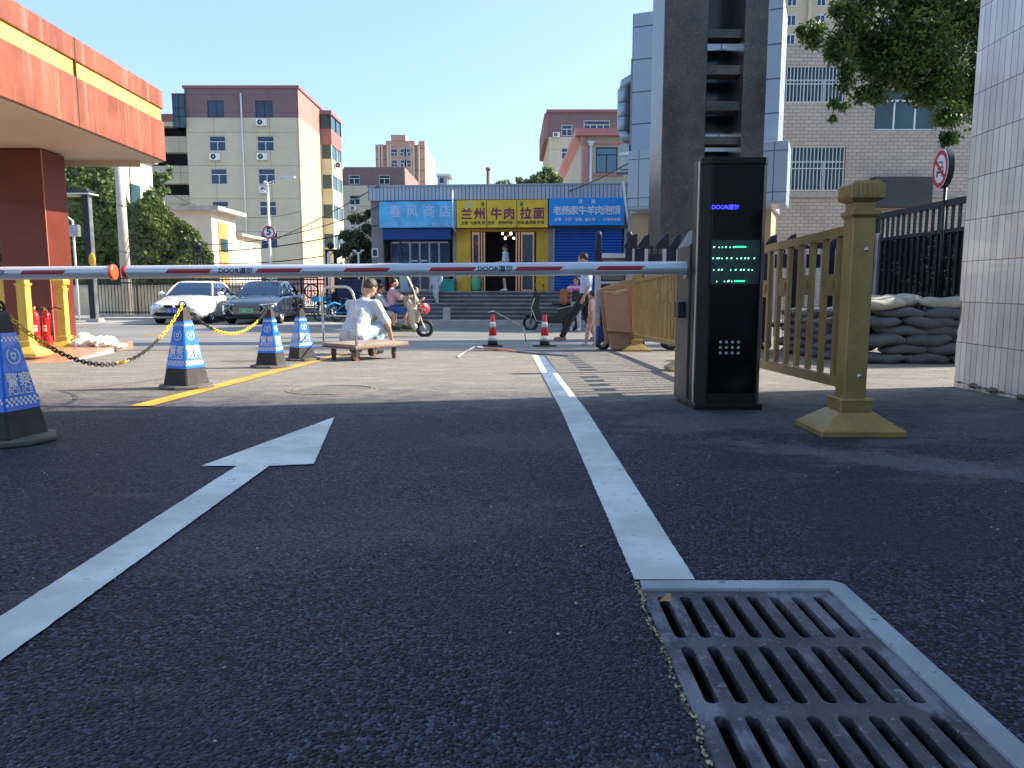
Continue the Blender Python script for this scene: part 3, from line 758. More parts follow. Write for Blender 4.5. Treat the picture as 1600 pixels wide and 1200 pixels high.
# no-vehicles sign
sg = thing('road_sign', 'round red-rimmed no motor vehicles sign above the black fence', 'road sign', (5.22, 9.55, gz(9.55)), R(-98))
M_sr = mat('sign_red', (.50, .02, .04), .4, 0, .05); M_sw = mat('sign_white', (.72, .76, .82), .4, 0, .05); M_sb = mat('sign_black', (.012, .012, .03), .5, 0, 0)
zc = 2.13-gz(9.55)
def disc(mb, r, y0, y1, m, n=40, x=0, z=0):
    mb.prism([(x+r*cos(2*pi*k/n), z+r*sin(2*pi*k/n)) for k in range(n)], y0, y1, m)
mb = MB(); disc(mb, .232, -.02, .04, M_dk, z=zc); disc(mb, .228, -.034, -.029, M_sw, z=zc); mb.build('sign_board', sg)
mb = MB(); n = 48
for k in range(n):
    a, b = 2*pi*k/n, 2*pi*(k+1)/n
    mb.quad((.22*cos(a), -.037, zc+.22*sin(a)), (.22*cos(b), -.037, zc+.22*sin(b)), (.168*cos(b), -.037, zc+.168*sin(b)), (.168*cos(a), -.037, zc+.168*sin(a)), M_sr)
mb.build('red_rim', sg)
mb = MB()
mb.prism([(-.10, zc-.05), (.10, zc-.05), (.10, zc+.0), (.075, zc+.02), (.055, zc+.085), (-.055, zc+.085), (-.075, zc+.02), (-.10, zc+.0)], -.037, -.0345, M_sb)
mb.prism([(-.055, zc+.025), (.055, zc+.025), (.042, zc+.07), (-.042, zc+.07)], -.0385, -.0365, M_sw)
for s in (-1, 1):
    disc(mb, .018, -.0385, -.0365, M_sw, 12, s*.07, zc-.01); mb.box(s*.075-.018, s*.075+.018, -.037, -.0345, zc-.09, zc-.05, M_sb)
mb.box(-.04, .04, -.0385, -.0365, zc-.025, zc-.008, M_sw)
mb.build('car_symbol', sg)
mb = MB(); mb.prism([(-.145, zc+.09), (-.12, zc+.12), (.145, zc-.09), (.12, zc-.12)], -.0405, -.0388, M_sr); mb.build('diagonal_bar', sg)
mb = MB(); mb.tube([(0, .04, 0), (0, .04, zc+.1)], .02, M_dk, 12); mb.build('pole', sg)
# ------------------------------------------------------------------ gatehouse canopy, pillar, plinth (left)
M_fred = mat('canopy_red', (.27, .080, .045), .45, 0, .28, 1.1, .05, 20, dirt=.3, streak=.7)
M_fyel = mat('canopy_yellow', (.78, .52, .13), .45, 0, .10, 1.2, streak=.35)
M_soff = mat('soffit_cream', (.52, .46, .36), .7, 0, .06, .8)
M_pred = mat('pillar_red', (.15, .034, .022), .35, 0, .12, 1.4, coat=.1)
cE = at(264, 256, 13.4); zS = cE.z; cN = Vector((cE.x+.42, 2.0, zS))
can = thing('gatehouse_canopy', 'red and yellow streaked canopy of the gatehouse jutting over the drive entrance', 'canopy', (cE.x, cE.y, 0), math.atan2(.42, cE.y-2.0))
LY = -11.5
def band(name, z0, z1, off, m):
    mb = MB(); ed = off
    mb.prism([(-7, -.0+ed*.5), (-.10+ed, 0+ed), (0+ed, -.12+ed), (ed, LY), (-7, LY)], z0, z1, m, axis='z'); return mb
band('a', zS+.02, zS+.66, 0, M_fred).build('lower_red_band', can, bevel=.01)
band('b', zS+.66, zS+.87, -.03, M_fyel).build('yellow_band', can, bevel=.008)
band('c', zS+.87, zS+1.16, 0, M_fred).build('upper_red_band', can, bevel=.01)
mb = MB(); mb.prism([(-7, -.05), (-.16, -.05), (-.05, -.17), (-.05, LY), (-7, LY)], zS-.0, zS+.02, M_soff, axis='z')
mb.box(-6.9, -.35, -.32, -.3, zS-.10, zS, M_soff); mb.build('soffit', can)
mb = MB()
for y in (-2.9, -6.2): mb.box(-.02, .003, y-.012, y+.012, zS+.03, zS+1.15, mat('joint_dark', (.06, .03, .02), .8, 0, 0))
mb.tube([(.01, -5.4, zS+.86), (.012, -5.4, zS+.62), (.03, -5.36, zS+.60)], .012, M_black, 6); mb.build('panel_joint', can)
p0 = at(77, 420, 11.9)
pil = thing('red_pillar', 'dark red square pillar holding up the gatehouse canopy', 'pillar', (p0.x, p0.y, gz(11.9)))
zt = zS-gz(11.9)-.02
M_psea = mat('pillar_seam', (.16, .035, .015), .6, 0, 0)
mb = MB(); mb.box(-.72, 0, 0, .62, 0, zt, M_pred); mb.build('shaft', pil, bevel=.008)
mb = MB()
for z in (.62, 1.55, 2.4): mb.box(-.722, .002, -.002, .622, z, z+.008, M_psea)
mb.box(.001, .012, -.012, .0, 0, zt, mat('pillar_edge_trim', (.55, .22, .12), .4, 0, .05)); mb.build('seam', pil)
# tiled plinth below rail and pillar
M_plin = brick('plinth_tile', (.50, .26, .16), (.44, .22, .13), (.3, .2, .15), .4, .4, .006, 'xyz', 0, .3, .15)
q1, q2 = G(170, 551), G(40, 579)
pn = (q2-q1).normalized()
mb = MB()
A = q1; B = q1+pn*7
def pp(x, y): return (x, y)
poly = [(A.x, A.y), (B.x, B.y), (B.x-6, B.y+.5), (A.x-6, A.y+2.6), (A.x-.4, A.y+1.5)]
mb.prism(poly, -.6, gz(10.3)+.055, M_plin, axis='z')
pl = mb.build('entrance_plinth', bevel=.01); tag(pl, 'low reddish tiled plinth under the sunlit guardrail and red pillar', 'plinth')
mb = MB(); nrm = Vector((pn.y, -pn.x, 0)); 
if nrm.x < 0: nrm = -nrm
e = .07
mb.prism([(A.x+nrm.x*.002, A.y+nrm.y*.002), (B.x, B.y), (B.x+nrm.x*e, B.y+nrm.y*e), (A.x+nrm.x*e, A.y+nrm.y*e)], -.6, gz(10.3)+.045, M_concrete, axis='z')
mb.build('kerb_edge', pl, bevel=.01)
# fire extinguishers
ex0 = G(58, 553)
ex = thing('fire_extinguisher', 'red fire extinguisher on the left, nearer the sunlit rail post with the panel', 'fire extinguisher', (ex0.x, ex0.y, gz(ex0.y)+.10), .3, 'fire extinguishers by the pillar')
M_ext = mat('extinguisher_red', (.62, .015, .02), .22, 0, .05, 8, coat=.6); M_brass = mat('brass', (.62, .42, .14), .3, .9, .1)
MB().lathe([(.055, 0), (.062, .01), (.062, .40), (.055, .43), (.030, .46), (.02, .48)], M_ext, 24).build('cylinder', ex)
MB().lathe([(.021, .475), (.024, .48), (.024, .52), (.012, .53)], M_brass, 12).build('valve', ex)
mb = MB(); mb.box(-.015, .10, -.012, .012, .535, .548, M_black, RY(.25)); mb.box(-.015, .08, -.01, .01, .515, .525, M_black); mb.box(-.07, -.015, -.01, .01, .52, .53, M_brass); mb.build('handle', ex, bevel=.002)
MB().tube([(.02, 0, .505), (.075, .0, .50), (.085, .0, .42), (.078, 0, .25), (.072, 0, .14)], .009, M_rubber, 8).build('hose', ex)
mb = MB()
for k, (z0, z1) in enumerate(((.20, .245), (.255, .285))):
    for i in range(8):
        a0 = -2.2+i*.16; a1 = a0+.16; r = .0632
        mb.quad((r*cos(a0), r*sin(a0), z0), (r*cos(a1), r*sin(a1), z0), (r*cos(a1), r*sin(a1), z1), (r*cos(a0), r*sin(a0), z1), mat('paper_label', (.75, .72, .6), .6, 0, .15, 60))
mb.build('label', ex)
ex1 = G(76, 552); again(ex, (ex1.x, ex1.y, gz(ex1.y)+.10), -.1, 'red fire extinguisher on the right, closer to the red pillar corner')
# white crumpled plastic sheet
wb = MB(); random.seed(5)
g = G(152, 549)
for i in range(16):
    x = random.uniform(-.26, .3); wb.ell((x, random.uniform(-.12, .12), .05+.09*(1-abs(x)/.35)), (random.uniform(.07, .14), .1, random.uniform(.04, .09)), M_white)
wb.ell((-.2, .05, .17), (.1, .08, .09), M_white)
o = wb.remesh('plastic_sheet', vox=.013, smooth=1, noise=.14, nscale=.07, mt=mat('white_plastic_sheet', (.80, .78, .72), .5, 0, .08, 5, .5, 20))
o.location = (g.x, g.y, g.z); tag(o, 'crumpled white plastic sheeting heaped beside the red pillar', 'plastic sheet')
# ------------------------------------------------------------------ police cones and chains
M_cb = mat('cone_blue', (.006, .16, .74), .35, 0, .06, 3, coat=.3); M_cw = mat('cone_white', (.72, .76, .80), .4, 0, .04)
M_crub = mat('cone_black_rubber', (.038, .036, .036), .75, 0, .35, 7, .3, 60, dirt=.0)
M_cbase = mat('cone_base_grey', (.11, .105, .10), .8, 0, .3, 7, .3, 60)
def conew(z): return .116+(.030-.116)*(z-.04)/(.58-.04)
def police_cone(label, loc, rz):
    c = thing('traffic_cone', label, 'traffic cone', loc, rz, 'blue police cones linked by chain')
    mb = MB(); N = 10
    def ring(w, z, ch=.10):
        o = []
        for a in range(4):
            for s in (-1, 1):
                x, y = (w, s*w*(1-ch)); ca, sa = cos(a*pi/2), sin(a*pi/2); o.append((x*ca-y*sa, x*sa+y*ca, z))
        return o
    zs = [.035, .14, .20, .33, .50, .555, .58, .595]; vs = []; fs = []
    for z in zs: vs += ring(conew(min(z, .58)) if z < .59 else .018, z)
    for i in range(len(zs)-1):
        for k in range(8): fs.append((i*8+k, i*8+(k+1) % 8, i*8+8+(k+1) % 8, i*8+8+k))
    fs.append(tuple(range(len(vs)-8, len(vs))))
    mb.add(vs, fs, M_crub); mb.build('body', c, bevel=.002)
    mb = MB(); mb.lathe([(.195, 0), (.205, .006), (.205, .022), (.198, .028), (.13, .034)], M_cbase, 8, RZ(pi/8), smooth=False); mb.build('base', c, bevel=.003)
    sl = MB(); vs = []; fs = []; zz = [.155, .50]
    for z in zz: vs += ring(conew(z)+.0025, z)
    for k in range(8): fs.append((k, (k+1) % 8, 8+(k+1) % 8, 8+k))
    sl.add(vs, fs, M_cb); so = sl.build('sleeve', c)
    pr = MB(); tilt = math.atan((.122-.030)/.54)
    for a in range(4):
        def fn(x, y, z, a=a):
            w = conew(z)+.0036-y*.0+(-y)*0.9; px, py = x, -w
            ca, sa = cos(a*pi/2), sin(a*pi/2); return (px*ca-py*sa, px*sa+py*ca, z)
        def P(x, z, d=0): return fn(x, -d, z)
        for (zb, rows, s) in ((.175, 3, .0125), (.462, 2, .0105)):
            for r_ in range(rows):
                z = zb+r_*s; w = conew(z)*.98; n = int(2*w/s)
                for k in range(n):
                    if (k+r_) % 2: continue
                    x = -w+k*s; pr.add([P(x, z), P(x+s, z), P(x+s, z+s), P(x, z+s)], [(0, 1, 2, 3)], M_cw)
        pr.text('警察', .068, M_cw, fn=lambda x, y, z, fn=fn: fn(x, y, z+.285), bold=.0014)
        pr.text('POLICE', .044, M_cw, fn=lambda x, y, z, fn=fn: fn(x*.92, y, z+.238), bold=.0010)
        N = 24
        for (ro, ri, z0) in ((.037, .031, .395),):
            for k in range(N):
                t0, t1 = 2*pi*k/N, 2*pi*(k+1)/N
                if 1.2 < t0 < 1.9: continue
                pr.add([P(ro*cos(t0), z0+ro*sin(t0)), P(ro*cos(t1), z0+ro*sin(t1)), P(ri*cos(t1), z0+ri*sin(t1)), P(ri*cos(t0), z0+ri*sin(t0))], [(0, 1, 2, 3)], M_cw)
        sh = [(-.014, .408), (0, .414), (.014, .408), (.013, .388), (0, .377), (-.013, .388)]
        pr.add([P(x, z) for x, z in sh], [tuple(range(6))], M_cw)
        pr.add([P(x, z+.0, .0006) for x, z in [(-.008, .403), (.008, .403), (.006, .391), (0, .386), (-.006, .391)]], [tuple(range(5))], M_cb)
        pr.add([P(x, z) for x, z in [(-.022, .366), (.022, .366), (.014, .360), (-.014, .360)]], [(0, 1, 2, 3)], M_cw)
    pr.build('printing', so)
    mb = MB(); mb.tube([(.033*cos(t), 0, .612+.030*sin(t)) for t in [2*pi*k/18 for k in range(18)]], .0065, M_crub, 8, closed=True); mb.build('ring', c)
    return c
cpos = []
for (u, v, rz, lab) in ((14, 690, .42, 'blue police cone nearest the camera, standing in the shade at the picture edge'), (292, 606, .58, 'blue police cone in the sun with a yellow line leading behind it, chained both sides'),
                     (424, 574, .40, 'blue police cone in front of the dark car, at the end of the yellow chain'), (472, 563, .98, 'blue police cone farthest away, beside the platform trolley')):
    g = G(u, v); cpos.append(g)
pc = police_cone('blue police cone nearest the camera, standing in the shade at the picture edge', (cpos[0].x, cpos[0].y, cpos[0].z), 1.35)
again(pc, (cpos[1].x, cpos[1].y, cpos[1].z), 1.19, 'blue police cone standing alone in the sun, chained on both sides')
again(pc, (cpos[2].x, cpos[2].y, cpos[2].z), 1.46, 'blue police cone in front of the dark saloon, at the end of the yellow chain')
again(pc, (cpos[3].x, cpos[3].y, cpos[3].z), .80, 'blue police cone beside the platform trolley, no chain on it')
def chain(p, q, sag, label, yel):
    mb = MB(); my = mat('chain_yellow', (.80, .55, .02), .4, 0, .05); mk = mat('chain_black', (.03, .028, .026), .5, 0, .2)
    L = (q-p).length+sag*.9; n = int(L/.040)
    pts = [p.lerp(q, i/n)-Vector((0, 0, sag*4*(i/n)*(1-i/n))) for i in range(n+1)]
    for i in range(n):
        a, b = pts[i], pts[i+1]; d = (b-a).normalized(); s = d.cross(Vector((0, 0, 1))).normalized(); u = s.cross(d)
        sd_ = s if i % 2 else u; c = (a+b)/2; t = i/n
        ys = any(x0 <= t <= x1 for x0, x1 in yel)
        pts_ = [c+d*(.027*cos(t_))+sd_*(.0115*sin(t_)) for t_ in [2*pi*k/10 for k in range(10)]]
        mb.tube(pts_, .0034, my if ys else mk, 6, closed=True)
    return tag(mb.build('plastic_chain'), label, 'chain', 'plastic chains between the police cones')
tops = [Vector((c.x, c.y, c.z+.615)) for c in cpos]
chain(tops[0], tops[1], .345, 'black and yellow plastic chain sagging low from the shaded cone to the sunlit cone', [(0.02, .16), (.50, .56), (.78, 1)])
chain(tops[1], tops[2], .24, 'mostly yellow plastic chain sagging before the parked cars', [(.28, .82)])
# ------------------------------------------------------------------ red-white cones, rods
M_co = mat('cone_red', (.62, .03, .03), .4, 0, .08)
def rw_cone(label, loc):
    c = thing('traffic_cone', label, 'traffic cone', loc, .2, 'red and white traffic cones by the drive end')
    MB().box(-.15, .15, -.15, .15, 0, .03, M_rubber).build('base', c, bevel=.01)
    r = lambda z: .085+(.03-.085)*z/.56
    MB().lathe([(r(.03)+.004, .03), (r(.11)+.004, .11)], M_rubber, 20).build('foot_band', c)
    MB().lathe([(r(.03), .03), (r(.56), .56), (.02, .565)], M_co, 20).build('body', c)
    mb = MB()
    for a, b in ((.11, .19), (.33, .42)): mb.lathe([(r(a)+.002, a), (r(b)+.002, b)], M_wht, 20)
    mb.build('white_band', c)
    MB().lathe([(.032, .545), (.034, .55), (.034, .575), (.02, .58)], M_rubber, 14).build('cap', c)
    return c
g1 = G(770, 542); g2 = G(851, 542)
rc = rw_cone('red and white traffic cone with a thin rod resting on its top', g1)
again(rc, (g2.x, g2.y, g2.z), .5, 'red and white traffic cone standing in front of the dark scooter')
a = Vector((g1.x-.03, g1.y, g1.z+.585)); b = at(818, 507, 15.2)
mb = MB(); mb.tube([a-Vector((.05, 0, .012)), a, a+Vector((.04, .1, .012)), a+(b-a)*.3+Vector((0, 0, .01)), Vector((b.x, b.y, gz(b.y)+.30))], .011, M_sil, 8)
mb.tube([Vector((b.x, b.y, gz(b.y)+.30)), Vector((b.x+.05, b.y+.1, gz(b.y)+.01))], .011, M_sil, 8)
tag(mb.build('metal_rod'), 'thin pale rod resting on the top of a red and white cone', 'rod')
pts = [G(715, 560), G(728, 553), G(742, 548), G(757, 547.5), G(800, 550.5), G(840, 553.5), G(886, 557)]
hh = [.012, .03, .06, .035, .02, .015, .012]
mb = MB(); ps = [p+Vector((0, 0, h)) for p, h in zip(pts, hh)]
mb.tube(ps[:4], .014, M_sil, 8); mb.tube(ps[3:5]+[ps[4].lerp(ps[5], .2)], .016, mat('rod_sunlit', (.70, .28, .10), .5, 0, .1), 8); mb.tube([ps[4].lerp(ps[5], .2), ps[5], ps[6]], .016, M_steel, 8)  # middle stretch coloured orange as a painted sunlit highlight
tag(mb.build('metal_rod'), 'bent grey rod with orange sunlit stretch lying on the ground across the lane line', 'rod')
# ------------------------------------------------------------------ platform trolley
g = G(566, 561)
tr = thing('platform_trolley', 'worn wooden platform trolley with a tall steel hoop handle', 'trolley', (g.x, g.y, g.z), R(0))
tr.rotation_euler = (0, 0, R(50))
M_wood = mat('worn_plywood', (.27, .225, .18), .8, 0, .25, 4, .4, 30, dirt=.5); M_rust = mat('rusty_wheel', (.20, .10, .06), .7, .2, .3, 14, .4, 40)
mb = MB(); mb.box(-.34, .46, -.31, .31, .165, .20, M_wood); mb.build('deck', tr, bevel=.006)
mb = MB(); mb.box(-.345, .465, -.315, .315, .150, .166, M_rust); mb.build('deck_frame', tr, bevel=.004)
hp = [(-.32, -.25, .20)]+[(-.32, -.25, z) for z in (.4, .68)]
for k in range(1, 9):
    a = pi-k*pi/9*.5*2/2
hp = [(-.32, -.30, .19), (-.325, -.30, .45), (-.33, -.30, .70)]
for k in range(1, 6): a = pi/2*k/5; hp.append((-.335, -.30+.15*(1-cos(a)), .70+.15*sin(a)))
for k in range(0, 6): a = pi/2*(5-k)/5; hp.append((-.335, .30-.15*(1-cos(a)), .70+.15*sin(a)))
hp += [(-.325, .30, .45), (-.32, .30, .19)]
mb = MB(); mb.tube(hp, .0145, M_chrome, 10); mb.build('hoop_handle', tr)
for z in (.36, .52):
    mb = MB(); mb.tube([(-.325, -.30, z), (-.325, .30, z)], .009, M_chrome, 8); mb.build('cross_bar', tr)
def caster():
    w = MB(); w.lathe([(.02, -.022), (.060, -.022), (.066, -.012), (.066, .012), (.060, .022), (.02, .022)], M_rust, 20, T(0, 0, .066) @ RX(pi/2))
    w.box(-.04, .04, -.035, .035, .14, .152, M_steel); w.box(-.025, .025, -.03, -.025, .05, .145, M_steel); w.box(-.025, .025, .025, .03, .05, .145, M_steel); return w
for (x, y, a) in ((-.26, -.2, .3), (-.26, .2, 1.0), (.32, -.2, .9), (.32, .2, .2)):
    o = caster().build('caster', tr); o.location = (x, y, 0); o.rotation_euler = (0, 0, a)
o = None
# ------------------------------------------------------------------ buildings
def facade(mb, x0, x1, z0, z1, holes, m, depth=.14, y=0.0, M=None):
    xs_ = sorted({x0, x1}|{h[0] for h in holes}|{h[1] for h in holes}); zs_ = sorted({z0, z1}|{h[2] for h in holes}|{h[3] for h in holes})
    for i in range(len(xs_)-1):
        for j in range(len(zs_)-1):
            cx, cz = (xs_[i]+xs_[i+1])/2, (zs_[j]+zs_[j+1])/2
            if any(h[0] < cx < h[1] and h[2] < cz < h[3] for h in holes): continue
            mb.quad((xs_[i], y, zs_[j]), (xs_[i+1], y, zs_[j]), (xs_[i+1], y, zs_[j+1]), (xs_[i], y, zs_[j+1]), m, M)
    for a, b, c, d in holes:
        e = y+depth
        mb.quad((a, y, c), (a, e, c), (a, e, d), (a, y, d), m, M); mb.quad((b, y, c), (b, y, d), (b, e, d), (b, e, c), m, M)
        mb.quad((a, y, c), (b, y, c), (b, e, c), (a, e, c), m, M); mb.quad((a, y, d), (a, e, d), (b, e, d), (b, y, d), m, M)
def window(par, x0, x1, z0, z1, y=.1, fm=None, gm=None, cols=2, trans=.0, fw=.05, M=None, bars=0, name='window'):
    fm = fm or M_winframe; gm = gm or M_winglass
    f = MB(); g = MB()
    f.box(x0, x0+fw, y, y+.05, z0, z1, fm, M); f.box(x1-fw, x1, y, y+.05, z0, z1, fm, M)
    f.box(x0+fw, x1-fw, y, y+.05, z0, z0+fw, fm, M); f.box(x0+fw, x1-fw, y, y+.05, z1-fw, z1, fm, M)
    zt_ = z0+(z1-z0)*trans if trans else z1
    if trans: f.box(x0+fw, x1-fw, y, y+.05, zt_-fw/2, zt_+fw/2, fm, M)
    for k in range(1, cols):
        x = x0+(x1-x0)*k/cols; f.box(x-fw/2, x+fw/2, y+.002, y+.048, z0+fw, (zt_-fw/2) if trans else z1-fw, fm, M)
    if bars:
        for k in range(bars): x = x0+(x1-x0)*(k+.5)/bars; f.box(x-.012, x+.012, y-.09, y-.066, z0-.02, z1+.02, fm, M)
        for z in (z0+.02, (z0+z1)/2, z1-.02): f.box(x0, x1, y-.098, y-.092, z-.015, z+.015, fm, M)
    g.box(x0+fw*.5, x1-fw*.5, y+.02, y+.03, z0+fw*.5, z1-fw*.5, gm, M)
    o = f.build(name, par); g.build('pane', o); return o
def aircon(par, x, z, y=-.02, M=None):
    b = MB(); b.box(x, x+.82, y-.32, y-.02, z, z+.56, M_white, M); b.lathe([(.21, 0), (.21, .01), (.18, .012)], M_dark, 16, (M or Matrix.Identity(4)) @ T(x+.33, y-.322, z+.28) @ RX(pi/2))
    b.lathe([(.10, 0), (.10, .02), (.05, .022)], M_steel, 10, (M or Matrix.Identity(4)) @ T(x+.33, y-.335, z+.28) @ RX(pi/2))
    b.box(x+.05, x+.1, y-.3, y, z-.05, z, M_steel, M); b.box(x+.7, x+.75, y-.3, y, z-.05, z, M_steel, M)
    b.build('air_conditioner', par)
def panelm(name, c, joint, w, h, **k):
    return brick(name, c, tuple(x*.96 for x in c), joint, w, h, .022, k.get('axis', 'xzy'), 0, .7, .15, .10)
M_beige = panelm('beige_panel', (.56, .505, .385), (.22, .20, .15), 2.35, 2.75); M_beigeY = panelm('beige_panel_side', (.52, .43, .25), (.40, .34, .22), 2.35, 2.75, axis='yzx')  # side copy is warmer: the tone of sunlight is put into its colour
M_maroon = panelm('maroon_panel', (.19, .125, .14), (.12, .06, .07), 2.35, 1.4); M_maroonY = panelm('maroon_panel_side', (.30, .18, .155), (.2, .1, .08), 2.35, 1.4, axis='yzx')  # side copy is lighter and warmer, sunlight painted into the maroon
M_beige_p = mat('beige_render', (.52, .46, .32), .8, 0, .10, .6); M_maroon_p = mat('maroon_render', (.25, .12, .12), .8, 0, .1, .6)
# --- apartment A
Y = 67; aX = at(295, 285, Y).x; bX = at(470, 285, Y).x; wA = bX-aX; top = at(400, 138, Y).z; mz = at(400, 184, Y).z
ap = thing('apartment_block', 'beige apartment block with maroon top storey and two columns of windows', 'building', (aX, Y, 0))
rowz = [(at(400, 184, Y).z+.02, at(400, 157, Y).z), (at(400, 236, Y).z, at(400, 212, Y).z), (at(400, 288, Y).z, at(400, 263, Y).z), (at(400, 337, Y).z, at(400, 314, Y).z), (at(400, 388, Y).z, at(400, 362, Y).z)]
c1 = (at(324, 170, Y).x-aX, at(350, 170, Y).x-aX); c2 = (at(399, 170, Y).x-aX, at(426, 170, Y).x-aX)
hol = [(c[0], c[1], z0, z1) for c in (c1, c2) for z0, z1 in rowz]
mb = MB(); base = at(400, 390, Y).z-.2
facade(mb, 0, wA, 1.9, mz, [h for h in hol if h[3] < mz], M_beige); facade(mb, 0, wA, mz, top, [h for h in hol if h[2] > mz-.5 and h[3] > mz], M_maroon)
mb.box(0, wA, 0, .02, -.6, 1.9, M_maroon)
D = 14
mb.quad((wA, 0, 1.9), (wA, D, 1.9), (wA, D, mz), (wA, 0, mz), M_beigeY); mb.quad((wA, 0, mz), (wA, D, mz), (wA, D, top), (wA, 0, top), M_maroonY); mb.quad((wA, 0, -.6), (wA, D, -.6), (wA, D, 1.9), (wA, 0, 1.9), M_maroonY)
mb.quad((0, 0, -.6), (0, 0, top), (0, D, top), (0, D, -.6), M_beigeY)
mb.build('wall', ap, recalc=False)
mb = MB(); mb.box(-.12, wA+.12, -.12, D, top, top+.22, M_maroon_p); mb.build('roof', ap)
for ci, c in enumerate((c1, c2)):
    for ri, (z0, z1) in enumerate(rowz):
        window(ap, c[0], c[1], z0, z1, .08, M_darkframe if ri == 0 else M_winframe, M_winglass, 2, 0 if ri == 0 else .62, .06)
for (x, z) in ((c2[0]+.1, rowz[0][0]-.72), (c1[0]+.1, rowz[1][0]-.78), (c2[0]+.05, rowz[1][0]-.78), (c2[0]+.15, rowz[2][0]-.78), (c2[0]+.5, 1.0)): aircon(ap, x, z)
mb = MB(); mb.tube([(4.75, -.08, 3), (4.75, -.08, top-.4)], .07, M_white, 8); mb.build('drainpipe', ap)
mb = MB(); mb.box(-.9, .05, -.3, 1.4, rowz[0][0]-.9, rowz[0][1]+.4, M_winglass2); mb.box(-.95, .1, -.35, 1.45, rowz[0][1]+.4, rowz[0][1]+.5, M_darkframe)
for zz_ in (rowz[0][0]-.9, rowz[0][0], rowz[0][0]+.7): mb.box(-.93, .07, -.33, 1.43, zz_, zz_+.06, M_darkframe)
for xx_ in (-.93, -.45): mb.box(xx_, xx_+.06, -.33, -.30, rowz[0][0]-.9, rowz[0][1]+.4, M_darkframe)
mb.build('glazed_balcony', ap)
# bay column on the sunlit side
mb = MB(); by0, by1 = 7.3, 11.6
for k in range(6):
    z = 1.4+k*2.75
    mb.box(wA, wA+1.05, by0, by1, z-1.1, z+.35, M_beige_p if k < 5 else M_maroon_p)
    mb.box(wA, wA+.98, by0+.06, by1-.06, z+.35, z+1.65, M_winglass2)
    for (xx, yy) in ((wA+.99, by0), (wA+.99, by1-.08), (wA+.99, (by0+by1)/2), (wA+.02, by0)): mb.box(xx-.02, xx+.06, yy, yy+.08, z+.35, z+1.65, M_darkframe if k == 5 else M_white)
mb.box(wA, wA+1.1, by0-.05, by1+.05, 1.4+5*2.75+1.65, 1.4+5*2.75+2.0, M_maroon_p); mb.build('bay_window', ap)
for k in (1, 4): aircon(ap, wA+1.1, 1.4+k*2.75-.4, by0+1.0)
# left wing
mb = MB(); wx0 = at(230, 285, 71).x-aX
facade(mb, wx0, 0, -.6, at(270, 182, 71).z, [(wx0+.5, -.3, at(270, v2, 71).z, at(270, v1, 71).z) for v1, v2 in ((197, 213), (238, 259), (287, 305), (335, 353))], M_beige, .9, 4)
mb.box(wx0, 0, 4.95, 5.0, -.5, at(270, 185, 71).z, M_dark); mb.box(wx0, 0, 3.95, 6, at(270, 190, 71).z, at(270, 178, 71).z, M_maroon_p)
mb.build('balcony_wing', ap)
# --- apartment B
Y = 100; aX = at(523, 300, Y).x; bX = at(633, 300, Y).x; w = bX-aX; top = at(580, 261, Y).z; mz = at(580, 290, Y).z
apb = thing('apartment_block', 'second beige and maroon apartment block, partly behind the shrub and the blue shop', 'building', (aX, Y, 0))
mb = MB(); cc = [(at(545, 285, Y).x-aX, at(562, 285, Y).x-aX), (at(592, 285, Y).x-aX, at(609, 285, Y).x-aX)]
rz_ = [(at(5, 288, Y).z, at(5, 273, Y).z), (at(5, 320, Y).z, at(5, 305, Y).z), (at(5, 352, Y).z, at(5, 337, Y).z), (at(5, 384, Y).z, at(5, 369, Y).z)]
facade(mb, 0, w, -.6, mz, [(a, b, c, d) for a, b in cc for c, d in rz_[1:]], M_beige); facade(mb, 0, w, mz, top, [(a, b, rz_[0][0], rz_[0][1]) for a, b in cc], M_maroon)
mb.quad((w, 0, -.6), (w, 16, -.6), (w, 16, mz), (w, 0, mz), M_beigeY); mb.quad((w, 0, mz), (w, 16, mz), (w, 16, top), (w, 0, top), M_maroonY); mb.quad((0, 0, top), (w, 0, top), (w, 16, top), (0, 16, top), M_maroon_p)
mb.build('wall', apb, recalc=False)
for a, b in cc:
    for c, d in rz_: window(apb, a, b, c, d, .08, None, M_winglass2, 2, .62, .08)
aircon(apb, cc[0][0]+.1, rz_[1][0]-.75)
# --- tower
Y = 230; aX = at(587, 250, Y).x; bX = at(664, 250, Y).x; w = bX-aX; ht = at(600, 226, Y).z
tw = thing('tower_block', 'distant pinkish tower block with a stepped top', 'building', (aX, Y, 0)); M_tw = mat('tower_pink', (.42, .27, .22), .8, 0, .06, .1)
M_twd = mat('tower_dark_line', (.20, .13, .12), .8, 0, 0); M_twc = mat('tower_cream', (.52, .42, .34), .8, 0, .05)
mb = MB(); mb.box(0, w, 0, 30, -.6, ht, M_tw); mb.box(w*.22, w*.80, -.6, 20, -.6, ht+1.0, M_tw); mb.box(w*.33, w*.62, -.9, 14, ht+1.0, ht+2.6, M_tw); mb.box(w*.88, w, -.2, 2, ht, ht+1, M_tw); mb.build('wall', tw)
mb = MB()
for k in range(13): mb.box(-.02, w+.02, -.03, 30.02, ht-1.2-k*3.1, ht-1.0-k*3.1, M_twd)
for f in (.06, .12, .24, .29, .70, .76, .86): mb.box(w*f, w*f+.5, -.72, -.6 if .22 < f < .8 else 0, 0, ht, M_twc)
mb.build('storey_band', tw)
for k in range(9):
    for f in (.32, .50, .585): 
        z = ht-3.4-k*3.1; window(tw, w*f, w*f+1.9, z, z+2.1, -.72, M_winframe, M_winglass, 2, .5, .12)
mb = MB()
Yr = 120; a = at(684, 290, Yr); b = at(698, 275, Yr); 
ro = thing('roof_tank_house', 'small grey roof house showing above the blue shop', 'roof house', (a.x, Yr, 0))
